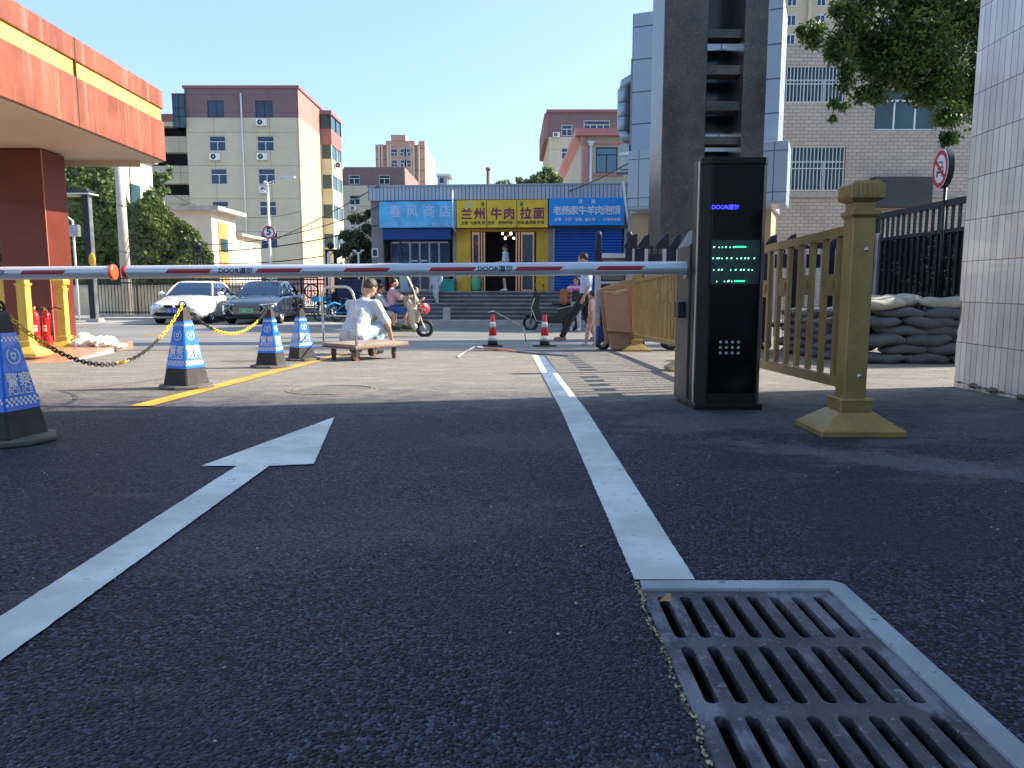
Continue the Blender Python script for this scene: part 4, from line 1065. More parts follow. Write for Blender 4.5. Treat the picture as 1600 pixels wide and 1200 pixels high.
mb.box(0, b.x-a.x, 0, 4, -.6, b.z, M_steel); mb.box(-.2, b.x-a.x+.6, -.2, 4.2, b.z, b.z+.3, M_white); mb.build('walls', ro)
mb = MB(); mb.box(.3, .9, -.05, 0, b.z-1, b.z-.3, M_winglass); mb.build('window', ro)
pa = at(763, 300, 60); ptop = at(763, 266, 60).z
ch = thing('chimney_pipe', 'thin rusty chimney pipe rising above the yellow shop', 'chimney', (pa.x, 60, 0)); MB().tube([(0, 0, -.5), (0, 0, ptop)], .14, M_rust, 10).build('pipe', ch); MB().tube([(0, 0, ptop), (0, 0, ptop+.2)], .19, M_rust, 10).build('cowl', ch)
# --- block C
Y = 91; aX = at(857, 240, Y).x; w = 13.5; top = at(900, 176, Y).z; mz = at(900, 214, Y).z
bc = thing('apartment_block', 'beige and maroon apartment block behind the pink gabled house', 'building', (aX, Y, 0))
mb = MB(); ws = [(at(877, 240, Y).x-aX, at(894, 240, Y).x-aX)]; rr = [(at(5, 213, Y).z+.05, at(5, 195, Y).z), (at(5, 249, Y).z, at(5, 231, Y).z), (at(5, 286, Y).z, at(5, 268, Y).z)]
w2 = (at(912, 200, Y).x-aX, at(953, 200, Y).x-aX, at(5, 206, Y).z, at(5, 188, Y).z)
facade(mb, 0, w, -.6, mz, [(a, b, c, d) for a, b in ws for c, d in rr[1:]], M_beige); facade(mb, 0, w, mz, top, [(ws[0][0], ws[0][1], rr[0][0], rr[0][1]), w2], M_maroon)
mb.quad((0, 0, -.6), (0, 0, top), (0, 16, top), (0, 16, -.6), M_beigeY); mb.quad((0, 0, top), (w, 0, top), (w, 16, top), (0, 16, top), M_maroon_p); mb.build('wall', bc, recalc=False)
mb = MB(); mb.box(-.25, w, -.3, 16, top, top+.3, M_maroon_p); mb.box(-.5, 0, -.1, 16, mz-.2, top-.1, M_maroon_p); mb.build('parapet', bc)
for c, d in rr: window(bc, ws[0][0], ws[0][1], c, d, .08, None, M_winglass, 2, .62, .08)
window(bc, w2[0], w2[1], w2[2], w2[3], .08, None, M_winglass, 4, .62, .08); aircon(bc, ws[0][0]-1.0, rr[0][0]-.2)
window(bc, w2[1]+.8, w2[1]+2.4, w2[2], w2[3], -.06, None, M_winglass, 3, .62, .08)
# --- pink trimmed house D
Y = 40; cX = at(907, 300, Y).x; w = 6; zt_ = at(900, 213, Y).z
M_pink = mat('pink_trim', (.55, .22, .19), .7, 0, .08, .8); M_cream = mat('cream_render', (.50, .43, .33), .8, 0, .08, .5)
hd = thing('pink_trimmed_house', 'cream house with pink roof edge and pink corner column behind the blue shop', 'building', (cX, Y, 0))
wz = (at(5, 271, Y).z, at(5, 230, Y).z); wxx = (at(931, 250, Y).x-cX, at(965, 250, Y).x-cX)
mb = MB(); facade(mb, 0, w, -.6, zt_, [(wxx[0], wxx[1], wz[0], wz[1])], M_cream); mb.quad((0, 0, -.6), (0, 0, zt_), (0, 13, zt_), (0, 13, -.6), M_cream); mb.build('wall', hd, recalc=False)
mb = MB(); mb.box(-.30, w, -.30, 13.3, zt_, zt_+.34, M_pink); mb.prism([(-.3, zt_-.02), (0, zt_-.02), (0, zt_-.35)], 0, 13, M_pink); mb.build('roof_edge', hd)
mb = MB(); mb.box(.12, .36, -.06, 0, -.6, zt_, M_pink); mb.box(.0, w, -.05, 0, wz[1]+.12, wz[1]+.22, M_pink); mb.box(wxx[0]-.1, wxx[1]+.2, -.08, 0, wz[0]-.12, wz[0], M_pink); mb.build('corner_column', hd)
mb = MB(); mb.tube([(.5, -.08, 0), (.5, -.08, zt_-.5)], .07, M_white, 8); mb.fr((.42, .58, -.16, 0), (.32, .68, -.2, 0), zt_-.5, zt_-.25, M_white); mb.build('drainpipe', hd)
window(hd, wxx[0], wxx[1], wz[0], wz[1], .06, M_darkframe, mat('sky_glass', (.10, .22, .30), .05, 0, 0), 2, .72, .05)
# --- panel clad building E
eA = at(985, 240, 24.5); er = math.atan2(-2.0, 4.9)
pe = thing('panel_building', 'blue grey metal panelled entrance block behind the granite tower', 'building', (eA.x, eA.y, 0), er)
M_alu = brick('alu_panel', (.33, .40, .50), (.30, .37, .47), (.07, .09, .13), 2.65, .95, .022, 'xzy', 0, .35, .2, .06)
ztop = at(1000, 18, 24.3).z-3; M_aluc = brick('alu_canopy', (.34, .42, .52), (.32, .40, .50), (.09, .11, .15), .62, 1.1, .016, 'xzy', 0, .35, .2, .06)
xr_ = proj(pe, 1222, 60, 0).x; mb = MB(); mb.box(0, xr_, 0, 2.2, 3.0, ztop+3, M_alu); mb.box(.1, xr_-.1, .1, 2.2, -.6, 3.0, mat('tan_render', (.42, .30, .18), .8, 0, .1, 1)); mb.build('panel_wall', pe)
mb = MB(); _x0 = proj(pe, 981, 280, -1.5).x; _x1 = proj(pe, 1230, 280, -1.5).x; mb.box(_x0, _x1, -1.5, .0, 3.05, 4.65, M_aluc); mb.fr((_x0+.02, _x1-.02, -1.48, 0), (_x0, _x1, -1.5, 0), 2.98, 3.05, M_alu); mb.build('canopy_box', pe, bevel=.02)
mb = MB(); mb.box(-.45, .05, 1.7, 3.5, -.6, ztop+2.2, mat('grey_beige_wall', (.40, .36, .30), .8, 0, .15, .8)); mb.build('side_wall', pe)
mb = MB(); M_duct = mat('duct_metal', (.30, .36, .42), .4, .7, .1, 2)
for i, z in enumerate((5.9, 6.35, 6.8)): mb.lathe([(.22, 0), (.235, .02), (.235, .42), (.22, .44)], M_duct, 14, T(-.70, 1.9, z))
mb.tube([(-.7, 1.9, 7.2), (-.66, 1.9, 7.42), (-.45, 1.9, 7.52), (-.2, 1.9, 7.52)], .2, M_duct, 12); mb.tube([(-.7, 1.9, 5.95), (-.62, 1.9, 5.7), (-.3, 1.9, 5.62)], .2, M_duct, 12); mb.build('air_duct', pe)
mb = MB(); mb.box(-.75, -.42, 1.5, 2.0, 4.6, 5.4, M_steel); mb.box(-.9, -.42, 1.45, 2.05, 4.5, 4.56, M_steel); mb.box(-.3, .1, -.25, -.05, 4.75, 4.85, M_white); mb.build('wall_bracket', pe)
# --- granite tower
Y = 16; x0 = at(1032, 300, Y).x; x1 = at(1193, 250, Y).x; xa = at(1101, 240, Y).x; xb = at(1157, 240, Y).x
def granite():
    m = bpy.data.materials.new('polished_granite'); m.use_nodes = True; t = NT(m); co = t.co(); a = t.noise(co, 1.6, 6, .75); b = t.noise(co, 20, 6, .85); s = t.noise(t.co((1, 1, .3)), 2.2, 5, .7)
    c = t.mix(t.ramp(a, .35, .65), (.035, .033, .042, 1), (.085, .070, .062, 1)); c = t.mix(t.math('MULTIPLY', t.ramp(b, .56, .64), .75), c, (.30, .29, .30, 1)); c = t.mix(t.math('MULTIPLY', t.ramp(s, .6, .75), .3), c, (.15, .12, .09, 1))
    t.ln(c, t.b.inputs['Base Color']); t.b.inputs['Roughness'].default_value = .28; t.bump(b, .15, .004); return m
M_gr = granite()
st = thing('granite_tower', 'tall dark granite gate monument with a ladder of stone bars between two pylons', 'monument', (x0, Y, gz(Y)))
W_, a_, b_ = x1-x0, xa-x0, xb-x0; Ht = 13
MB().box(0, a_, 0, 1.35, 0, Ht, M_gr).build('pylon', st, bevel=.02); MB().box(b_, W_, 0, 1.35, 0, Ht, M_gr).build('pylon', st, bevel=.02)
zv = lambda v: at(1135, v, Y+.2).z-gz(Y)
for (v0, v1) in ((60, 47), (117, 103), (173, 159), (226, 214), (300, 280), (360, 345)):
    MB().box(a_, b_, .15, .55, zv(v0), zv(v1), M_gr).build('cross_bar', st)
for (v0, v1) in ((195, 60), (600, 226), (37, -200)):
    MB().box(a_, b_, 1.0, 1.2, max(0, zv(v0)), zv(v1), mat('dark_glass_panel', (.012, .013, .022), .15, 0, .3, 1.5)).build('back_panel', st)
# --- brick building F
Y = 29; aX = at(1212, 200, Y).x; top = at(1230, 68, Y).z
M_bt = brick('cream_brick_tile', (.50, .415, .335), (.42, .35, .29), (.20, .165, .14), .30, .128, .010, 'xzy', .5, .6, .35, .16)
bf_ = thing('brick_building', 'cream brick tiled three storey building with barred windows on the right', 'building', (aX-.3, Y, 0)); ox = aX-.3
def wx(u, v): return at(u, v, Y).x-ox
def wz_(v, u=1300): return at(u, v, Y).z
H = [(wx(1227, 130), wx(1321, 130), wz_(160), wz_(102)), (wx(1223, 265), wx(1321, 265), wz_(298), wz_(228)), (wx(1367, 170), wx(1466, 170), wz_(203), wz_(136))]
mb = MB(); facade(mb, 0, 14, -.6, top, H, M_bt); mb.quad((0, 0, -.6), (0, 0, top), (0, 10, top), (0, 10, -.6), M_bt); mb.quad((0, 0, top), (14, 0, top), (14, 10, top), (0, 10, top), M_concrete); mb.build('wall', bf_, recalc=False)
window(bf_, *H[0], .12, None, M_winglass2, 3, .62, .05, bars=17); window(bf_, *H[1], .12, None, M_winglass2, 3, .66, .05, bars=17); window(bf_, *H[2], .12, M_white, M_winglass2, 3, .70, .06)
mb = MB(); mb.box(wx(1357, 300), wx(1446, 300), -.5, -.02, wz_(325), wz_(279), mat('dark_shed', (.03, .03, .035), .5, 0, .2, 2)); mb.build('dark_canopy', bf_)
mb = MB(); mb.box(0, 14, -.10, .0, wz_(308), wz_(305), M_concrete); mb.build('ledge', bf_)
# --- high-rise G
Y = 130; aX = at(1215, 60, Y).x; hr = thing('high_rise', 'cream high-rise block rising behind the brick tiled building', 'building', (aX, Y, 0)); M_hr = panelm('highrise_cream', (.52, .45, .33), (.36, .31, .23), 5.2, 3.0)
mb = MB(); mb.box(0, 34, 0, 16, -.6, 62, M_hr); mb.build('wall', hr)
mb = MB()
for x in (0.6, 4.6, 9.5, 15.5, 21.0): mb.box(x, x+.5, -.5, 0, 0, 62, M_cream)
mb.build('pilaster', hr)
for z in range(36, 62, 3):
    for x in (1.3, 6.0, 11.2, 13.2, 17.0, 22.6): window(hr, x, x+1.5, z+.6, z+2.3, -.08, None, M_winglass, 2, 0, .12)
# ------------------------------------------------------------------ shop row
sA = at(583, 440, 29.6)
sh = thing('shop_row', 'low row of three shops with grey ribbed parapet, two blue signs and a yellow one', 'building', (sA.x, sA.y, -.37), R(-5.0))
def sx(u, v=380, yp=0.0): return proj(sh, u, v, yp).x
def sz(v, u=780, yp=0.0): return proj(sh, u, v, yp).z
Lsh = sx(981); zp = sz(455, 780, -1.2)           # platform height
zr = sz(292); zs1 = sz(311)
M_rib = brick('ribbed_cladding', (.44, .50, .60), (.40, .46, .56), (.10, .11, .13), .14, 1.2, .016, 'xzy', 0, .5, .3, .08)
M_stone = mat('grey_stucco', (.26, .24, .24), .8, 0, .15, 3, .3, 25, dirt=.2)
mb = MB(); mb.box(-.02, Lsh, -.35, -.2, zs1-.05, zr, M_rib); mb.box(-.06, Lsh+.02, -.38, 3, zr, zr+.06, M_alu); mb.build('parapet', sh)
x_a, x_b, x_c, x_d, x_e = sx(600), sx(713), sx(736), sx(838), sx(858)
zi = zp+2.35
mb = MB(); M_sh_in = mat('shop_interior', (.10, .10, .12), .8, 0, .2, 1)
mb.box(0, x_a, -.1, 3, 0, zs1, M_stone); mb.box(0, Lsh, 4.0, 4.1, 0, zs1, M_sh_in); mb.box(0, Lsh, 0, 4.0, zs1+.0, zs1+.1, M_sh_in)
mb.box(x_a, Lsh, 0, 4, 0, zp-.002, M_stone)
mb.box(x_b-.12, x_b+.02, -.1, 4, zp, zs1, M_stone); mb.box(x_e-.02, x_e+.16, -.12, 4, zp, zs1, M_stone); mb.box(Lsh-.15, Lsh, -.1, 4, zp, zs1, M_stone)
mb.box(x_a, Lsh, -.18, .1, sz(358), zs1, M_sh_in); mb.build('wall', sh)
M_yw = mat('yellow_wall', (.66, .38, .03), .6, 0, .12, 2, dirt=.2)
mb = MB(); mb.box(x_b+.02, x_c, -.12, .1, zp, sz(357), M_yw); mb.box(x_d, x_e-.02, -.12, .1, zp, sz(357), M_yw); mb.box(x_c, x_d, -.10, .1, sz(362), sz(357), M_yw); mb.build('yellow_wall', sh)
# signs
M_s1 = mat('sign_pale_blue', (.10, .45, .78), .4, 0, .18, 2.5); M_s2 = mat('sign_yellow', (.78, .50, .02), .4, 0, .12, 2); M_s3 = mat('sign_blue', (.003, .28, .80), .4, 0, .06, 2)
M_tw1 = mat('sign_faded_text', (.42, .55, .80), .5, 0, .12, 9); M_tp = mat('sign_purple_text', (.20, .015, .07), .5, 0, 0); M_tb = mat('sign_dark_text', (.06, .05, .01), .5, 0, 0); M_tww = mat('sign_white_text', (.66, .72, .86), .5, 0, 0)
def sign(u0, u1, v0, v1, m, yp=-.55, name='shop_sign'):
    a = proj(sh, u0, v1, yp); b = proj(sh, u1, v0, yp); mb = MB(); mb.box(a.x, b.x, yp, yp+.25, a.z, b.z, m)
    return mb, a, b
yp = -.55
mb, a, b = sign(593, 712, 314, 356, M_s1); s1 = mb.build('shop_sign', sh, bevel=.015)
t = MB(); cxs = [proj(sh, u, 335, yp).x for u in (618, 644, 670.5, 696)]
for ch, x in zip('春风商店', cxs): t.text(ch, .47, M_tw1, T(x, yp-.006, proj(sh, 650, 331.5, yp).z), bold=.012)
for u, wd in ((612, 4), (640, 3), (663, 3), (690, 5)):
    for k in range(wd): 
        x = proj(sh, u+(k-wd/2)*5.2, 350, yp).x; z = proj(sh, u, 350.5, yp).z
        t.box(x-.045, x+.045, yp-.007, yp-.003, z+.03, z+.05, M_tw1); t.box(x-.04, x+.04, yp-.007, yp-.003, z-.02, z, M_tw1); t.box(x-.012, x+.012, yp-.0075, yp-.0035, z-.06, z+.06, M_tw1); t.box(x-.045, x+.045, yp-.007, yp-.003, z-.06, z-.045, M_tw1)
t.build('lettering', s1)
mb, a, b = sign(713.5, 856, 311.5, 356, M_s2); s2 = mb.build('shop_sign', sh, bevel=.01)
t = MB()
for u in (760.5, 807.5): x = proj(sh, u, 335, yp).x; t.box(x-.012, x+.012, yp-.006, yp-.001, a.z+.01, b.z-.01, M_tb)
zc_ = proj(sh, 780, 335, yp).z
for ch, u in zip('兰州牛肉拉面', (729, 749.5, 775.5, 795.5, 821.5, 842)): t.text(ch, .44, M_tp, T(proj(sh, u, 335, yp).x, yp-.006, zc_), bold=.014)
zz_ = proj(sh, 780, 348.3, yp).z
for tx_, u in (('主营', 726), ('大盘鸡 炒', 746), ('拉条', 767.5), ('各种炒面', 789.5), ('炒饭', 814), ('盖浇面', 829), ('水饺', 844.5)): t.text(tx_, .135, M_tb, T(proj(sh, u, 348, yp).x, yp-.006, zz_), bold=.004)
M_tg = mat('sign_green_text', (.05, .16, .06), .5, 0, 0); M_cy = mat('sign_cyan', (.35, .60, .58), .5, 0, 0)
for ch, u in (('清', 754), ('真', 815)): t.text(ch, .15, M_tg, T(proj(sh, u, 320, yp).x, yp-.006, proj(sh, u, 319.5, yp).z), bold=.004)
c_ = proj(sh, 732.5, 320, yp); 
for k in range(14):
    t0, t1 = 2*pi*k/14, 2*pi*(k+1)/14
    t.add([(c_.x+.10*cos(t0), yp-.006, c_.z+.10*sin(t0)), (c_.x+.10*cos(t1), yp-.006, c_.z+.10*sin(t1)), (c_.x+.06*cos(t1), yp-.006, c_.z+.06*sin(t1)), (c_.x+.06*cos(t0), yp-.006, c_.z+.06*sin(t0))], [(0, 1, 2, 3)], M_cy)
t.prism([(c_.x-.24, c_.z+.06), (c_.x-.1, c_.z+.03), (c_.x-.1, c_.z+.05)], yp-.007, yp-.002, M_cy); t.prism([(c_.x+.24, c_.z+.06), (c_.x+.1, c_.z+.03), (c_.x+.1, c_.z+.05)], yp-.007, yp-.002, M_cy)
t.build('lettering', s2)
mb, a, b = sign(857.5, 976, 308.5, 352.5, M_s3); s3 = mb.build('shop_sign', sh, bevel=.01)
t = MB()
for i, ch in enumerate('老杨家牛羊肉泡馍'): u = 871+i*13.1; t.text(ch, .335, M_tww, T(proj(sh, u, 330, yp).x, yp-.006, proj(sh, 915, 329.5, yp).z), bold=.010)
for ch, u in (('清', 907), ('真', 927)): t.text(ch, .17, M_tww, T(proj(sh, u, 316, yp).x, yp-.006, proj(sh, u, 315.5, yp).z), bold=.004)
for tx_, u in (('主营', 871.5), ('小炒', 888), ('泡馍', 903.5), ('腊汁肉', 922), ('大块牛肉面', 956)): t.text(tx_, .125, M_tww, T(proj(sh, u, 343.5, yp).x, yp-.006, proj(sh, u, 343.3, yp).z), bold=.004)
t.build('lettering', s3)
# shop 1 front
M_aw = mat('awning_blue', (.015, .05, .24), .7, 0, .12, 2); M_sky_tint = glassm('sky_tint_glass', (.05, .10, .18), .48)  # glass tinted blue to paint in the reflected sky
mb = MB(); mb.box(x_a+.05, x_b-.14, -.40, -.12, sz(375), sz(357), M_aw); mb.build('awning', sh, bevel=.03)
g0, g1_ = x_a+.28, x_b-.28; zt1 = sz(377)
mb = MB(); n = 6
for k in range(n+1): x = g0+(g1_-g0)*k/n; mb.box(x-.03, x+.03, -.06, .0, zp, zt1, M_darkframe if k in (0, 1, n) else M_steel)
mb.box(g0, g1_, -.05, 0, zt1-.06, zt1, M_steel); mb.box(g0, g1_, -.05, 0, zp, zp+.08, M_steel)
for k in (2, 3): mb.box(g0+(g1_-g0)*k/n+.06, g0+(g1_-g0)*(k+1)/n-.08, -.09, -.06, zp+1.12, zp+1.16, M_white)
f1 = mb.build('glazed_front', sh); mb = MB(); mb.box(g0, g1_, -.03, -.02, zp+.08, zt1-.06, M_sky_tint); mb.build('pane', f1)
# shop 2 doors
M_bz = mat('rose_gold_frame', (.55, .30, .18), .25, .85, .1, 6)
da, db_, dc, dd = sx(738), sx(756), sx(806), sx(836)
mb = MB()
for x in (da, db_-.20, db_-.10, db_-.0, dc+.0, dc+.10, dc+.20, dd-.08): mb.box(x, x+.055, -.08, .02, zp, sz(363), M_bz)
for (x0_, x1_) in ((da, db_-.18), (dc+.22, dd-.02)): mb.box(x0_, x1_, -.07, .01, zp, zp+.06, M_bz); mb.box(x0_, x1_, -.07, .01, sz(367), sz(363), M_bz); mb.box(x0_+.05, x1_, -.065, .0, zp+1.0, zp+1.04, M_bz)
f2 = mb.build('door_frame', sh); mb = MB(); mb.box(da+.03, db_-.18, -.03, -.02, zp, sz(365), M_sky_tint); mb.box(dc+.22, dd-.06, -.03, -.02, zp, sz(365), M_sky_tint); mb.build('pane', f2)
# shop 3 shutter
mb = MB(); sa, sb_ = x_e+.18, Lsh-.2; z = zp; M_shut = mat('shutter_blue', (.012, .10, .42), .45, .1, .08, 2)
while z < sz(352): mb.prism([(-.02, z), (-.055, z+.03), (-.055, z+.075), (-.02, z+.105)], sa, sb_, M_shut, axis='x'); z += .105
mb.box(sa, sb_, -.02, .02, zp, sz(352), M_shut); mb.box(sa-.05, sa+.02, -.09, 0, zp, sz(352), M_steel); mb.build('roller_shutter', sh)
mb = MB(); mb.tube([(sx(973, 310, -.6), -.62, sz(290)), (sx(976), -.62, sz(330)), (sx(979), -.6, sz(352))], .04, M_white, 8); mb.tube([(x_b-.03, -.6, sz(300)), (x_b-.02, -.6, sz(355)), (x_b+.06, -.3, sz(365))], .03, M_white, 8); mb.build('downpipe', sh)
# steps
M_step = mat('step_granite', (.10, .095, .10), .6, 0, .30, 2.2, .3, 25, dirt=.6)
stp = thing('steps', 'long flight of worn stone steps running along the shop fronts', 'steps', tuple(sh.location), R(-5.0))
M_tread = mat('tread_granite', (.27, .26, .27), .6, 0, .3, 1.8, .3, 25, dirt=.75); nst = 7; rh = zp/nst; mb = MB()
for k in range(nst):
    y0 = -3.0+k*.22
    mb.box(.02, Lsh, y0-.03, -.38 if k == nst-1 else y0+.26, k*rh+rh-.04, (k+1)*rh, M_tread); mb.box(.04, Lsh-.02, y0+.01, -.40, k*rh+.001, k*rh+rh-.036, M_step)
mb.box(.04, Lsh, -.42, -.001, zp-.2, zp-.001, M_step); mb.build('flight', stp)
stains = MB(); 
# things in the shops
def place_in_shop(o, u, y): o.location = sh.matrix_basis @ Vector((proj(sh, u, 430, y).x, y, zp)) if False else (Matrix.Translation(Vector(sh.location)) @ RZ(R(-5.0))) @ Vector((proj(sh, u, 430, y).x, y, zp))
fr = thing('display_fridge', 'tall pale blue display fridge standing inside the left shop window', 'fridge'); place_in_shop(fr, 632, .4); M_pb = mat('fridge_blue', (.35, .55, .62), .4, 0, .05)
mb = MB(); mb.box(-.24, .24, -.2, .3, 0, 1.9, M_pb); mb.build('cabinet', fr, bevel=.02); mb = MB(); mb.box(-.2, .2, -.22, -.205, .3, 1.5, M_winglass2); mb.build('door', fr)
rb = thing('red_box', 'red goods box beside the display fridge in the left shop', 'box'); place_in_shop(rb, 616, .35); mb = MB(); mb.lathe([(.1, .9), (.2, .95), (.2, 1.2), (.1, 1.25)], M_red, 14); mb.box(-.2, .2, -.1, .2, 0, .9, M_red); mb.build('carton', rb)
rb = thing('goods_crate', 'teal plastic crate low in the right window of the left shop', 'crate'); place_in_shop(rb, 700, -.3); mb = MB(); M_teal = mat('teal_plastic', (.02, .30, .26), .5, 0, .15, 5); mb.box(-.24, .24, -.12, .2, 0, .42, M_teal); mb.box(-.27, .27, -.15, .23, .38, .44, M_teal); mb.build('crate', rb, bevel=.015)
rb = thing('red_goods_rack', 'red goods rack standing inside the left shop near its door', 'rack'); place_in_shop(rb, 655, .5); mb = MB()
for z in (0, .3, .6): mb.box(-.3, .3, -.1, .25, z, z+.24, M_red); mb.box(-.32, .32, -.12, .27, z+.25, z+.28, M_steel)
mb.build('shelves', rb)
rb = thing('green_bin', 'pale green plastic bin standing by the left door of the noodle shop', 'bin'); place_in_shop(rb, 744, -.28); MB().lathe([(.13, 0), (.17, .1), (.18, .45), (.16, .5), (.1, .56)], mat('pale_green_plastic', (.10, .42, .22), .5, 0, .1, 5), 16).build('body', rb)
cl = thing('chandelier', 'lit chandelier with globe bulbs hanging inside the noodle shop', 'lamp'); place_in_shop(cl, 794, 1.2); zc_ = proj(sh, 794, 369, 1.2).z-zp
mb = MB(); mb.tube([(0, 0, zs1-zp), (0, 0, zc_+.1)], .015, M_bz, 6); mb.lathe([(.02, zc_-.05), (.06, zc_), (.02, zc_+.1)], M_bz, 10)
M_bulb = mat('lit_bulb', (1, .95, .85), .5, 0, 0, emit=3)
fr_ = mb.build('stem', cl)
for k in range(6):
    a = k*pi/3; z = zc_+(.10 if k % 2 else -.08); b_ = MB(); b_.ell((.22*cos(a), .22*sin(a), z), .045, M_bulb, n=10, k=6); b_.build('bulb', cl); fr_
mb = MB(); [mb.tube([(0, 0, zc_), (.22*cos(k*pi/3), .22*sin(k*pi/3), zc_+(.05 if k % 2 else -.12))], .008, M_bz, 6) for k in range(6)]; mb.build('arm', cl)
# navy container left of the shops
Y = 28.6; a = at(527, 470, Y); b = at(589, 470, Y)
nv = thing('storage_container', 'dark navy metal container standing left of the shop steps', 'container', (a.x, Y, -.40)); M_nv = mat('navy_metal', (.02, .028, .075), .5, .2, .15, 2)
mb = MB(); mb.box(0, b.x-a.x, 0, 1.6, .1, 1.35, M_nv)
for k in range(9): x = .08+k*(b.x-a.x-.16)/8; mb.box(x-.03, x+.03, -.02, 0, .14, 1.3, M_nv)
mb.build('body', nv, bevel=.01); mb = MB(); mb.box(-.03, b.x-a.x+.03, -.05, 1.65, 1.35, 1.42, M_nv); mb.build('lid', nv)
# bollard
g = at(698, 497, 25.75); bl = thing('bollard', 'short pale stone bollard on the pavement in front of the steps', 'bollard', (g.x, 25.75, -.37)); MB().lathe([(.15, 0), (.15, .02), (.125, .04), (.125, .36), (.10, .41), (.02, .42)], M_concrete, 18).build('stub', bl)
# ------------------------------------------------------------------ iron fence, walls, small buildings on the left
Yf = 30.0; zb = -.38; xl, xm1, xm2 = at(120, 440, Yf).x, at(312, 440, Yf).x, at(518, 440, Yf).x
M_wallc = mat('cream_wall', (.60, .50, .36), .8, 0, .12, 1.2, dirt=.15, streak=.2)
wl2 = thing('boundary_wall', 'low cream boundary wall seen through the iron fence', 'wall', (0, 31.6, -.4)); MB().box(at(100, 440, 31.6).x, at(462, 440, 31.6).x, 0, .25, 0, 1.15, M_wallc).build('wall_body', wl2); MB().box(at(100, 440, 31.6).x, at(462, 440, 31.6).x, -.05, .3, 1.15, 1.22, M_concrete).build('coping', wl2)
def ironfence(x0, x1, label, h=1.75, piers=()):
    f = thing('iron_fence', label, 'fence', (x0, Yf, zb)); L = x1-x0
    mb = MB(); mb.box(0, L, -.02, .02, .12, .17, M_iron); mb.box(0, L, -.02, .02, h-.25, h-.20, M_iron); mb.box(0, L, -.02, .02, h-.08, h-.03, M_iron); mb.build('rail', f)
    mb = MB(); n = int(L/.125)
    for i in range(n):
        x = (i+.5)*L/n; mb.box(x-.011, x+.011, -.011, .011, .05, h+.04, M_iron); mb.lathe([(.02, h+.04), (.004, h+.16)], M_iron, 4, T(x, 0, 0), smooth=False)
    mb.build('bars', f); mb = MB(); mb.box(0, L, -.1, .1, -.1, .05, M_concrete); mb.build('plinth', f); return f
ironfence(at(150, 440, Yf).x, xm1-.2, 'black spear-topped iron fence behind the white saloon', 1.50)
ironfence(xm1+.2, xm2-.25, 'black spear-topped iron fence behind the dark saloon, between the ball-topped piers', 1.46)
ironfence(xm2+.25, at(592, 440, Yf).x, 'short run of black iron fence in front of the grey-green shrub', 1.42)
for x, lab, s in ((xm1, 'black iron gate pier with a ball on top, left of the round speed sign', .85), (xm2, 'black iron gate pier with a ball on top, above the trolley handle', 1.15)):
    p = thing('gate_pier', lab, 'gate pier', (x, Yf, zb)); mb = MB(); zt_ = at(500, 391, Yf).z-zb
    for dx in (-.16, .12): 
        for dy in (-.14, .14): mb.box((dx)*s, (dx+.05)*s, dy, dy+.05, 0, zt_, M_iron)
    mb.box(-.18*s, .19*s, -.16, .2, zt_-.04, zt_+.03, M_iron); mb.box(-.18*s, .19*s, -.16, .2, .8, .86, M_iron); mb.build('frame', p)
    mb = MB(); mb.ell((0, 0, zt_+.18), .14, M_iron, n=14, k=10); mb.build('ball', p)
mb = MB(); mb.tube([(0, 0, 0), (0, 0, 2.4)], .055, M_white, 10); o = mb.build('banded_pole'); o.location = (xm2, Yf-.35, zb); tag(o, 'thin white pole in front of the right ball-topped pier', 'pole')
md = thing('gate_medallion', 'round scrolled medallion on the gate leaf behind the trolley handle', 'emblem', (at(487, 455, Yf-.2).x, Yf-.2, at(487, 455, Yf).z))
mb = MB(); mb.tube([(.26*cos(t), 0, .26*sin(t)) for t in [2*pi*k/24 for k in range(24)]], .03, M_iron, 8, closed=True); mb.build('ring', md)
mb = MB()
for s in (-1, 1): mb.tube([(s*.05, 0, -.2), (s*.13, 0, -.08), (s*.05, 0, .02), (s*.14, 0, .1), (s*.06, 0, .2)], .02, M_white, 6)
mb.tube([(0, 0, -.2), (0, 0, .2)], .022, M_white, 6); mb.build('scroll', md)
gb = thing('gate_leaf', 'low gate leaf with pale scrollwork panel under the medallion', 'gate', (at(472, 470, Yf-.25).x, Yf-.25, zb)); w_ = at(497, 470, Yf-.25).x-at(472, 470, Yf-.25).x
mb = MB(); 
for x in (0, w_): mb.box(x-.03, x+.03, -.02, .02, 0, 1.5, M_iron)
for z in (.1, .35, .95, 1.45): mb.box(0, w_, -.02, .02, z, z+.04, M_iron)
mb.build('frame', gb); mb = MB()
for k in range(7): mb.tube([(.05+k*w_/7.5, 0, .42), (.09+k*w_/7.5, 0, .55), (.03+k*w_/7.5, 0, .68)], .014, M_white, 5)
mb.box(.03, w_-.03, -.01, .01, .14, .33, mat('pale_plate', (.42, .43, .46), .5, 0, .1)); mb.build('scrollwork', gb)
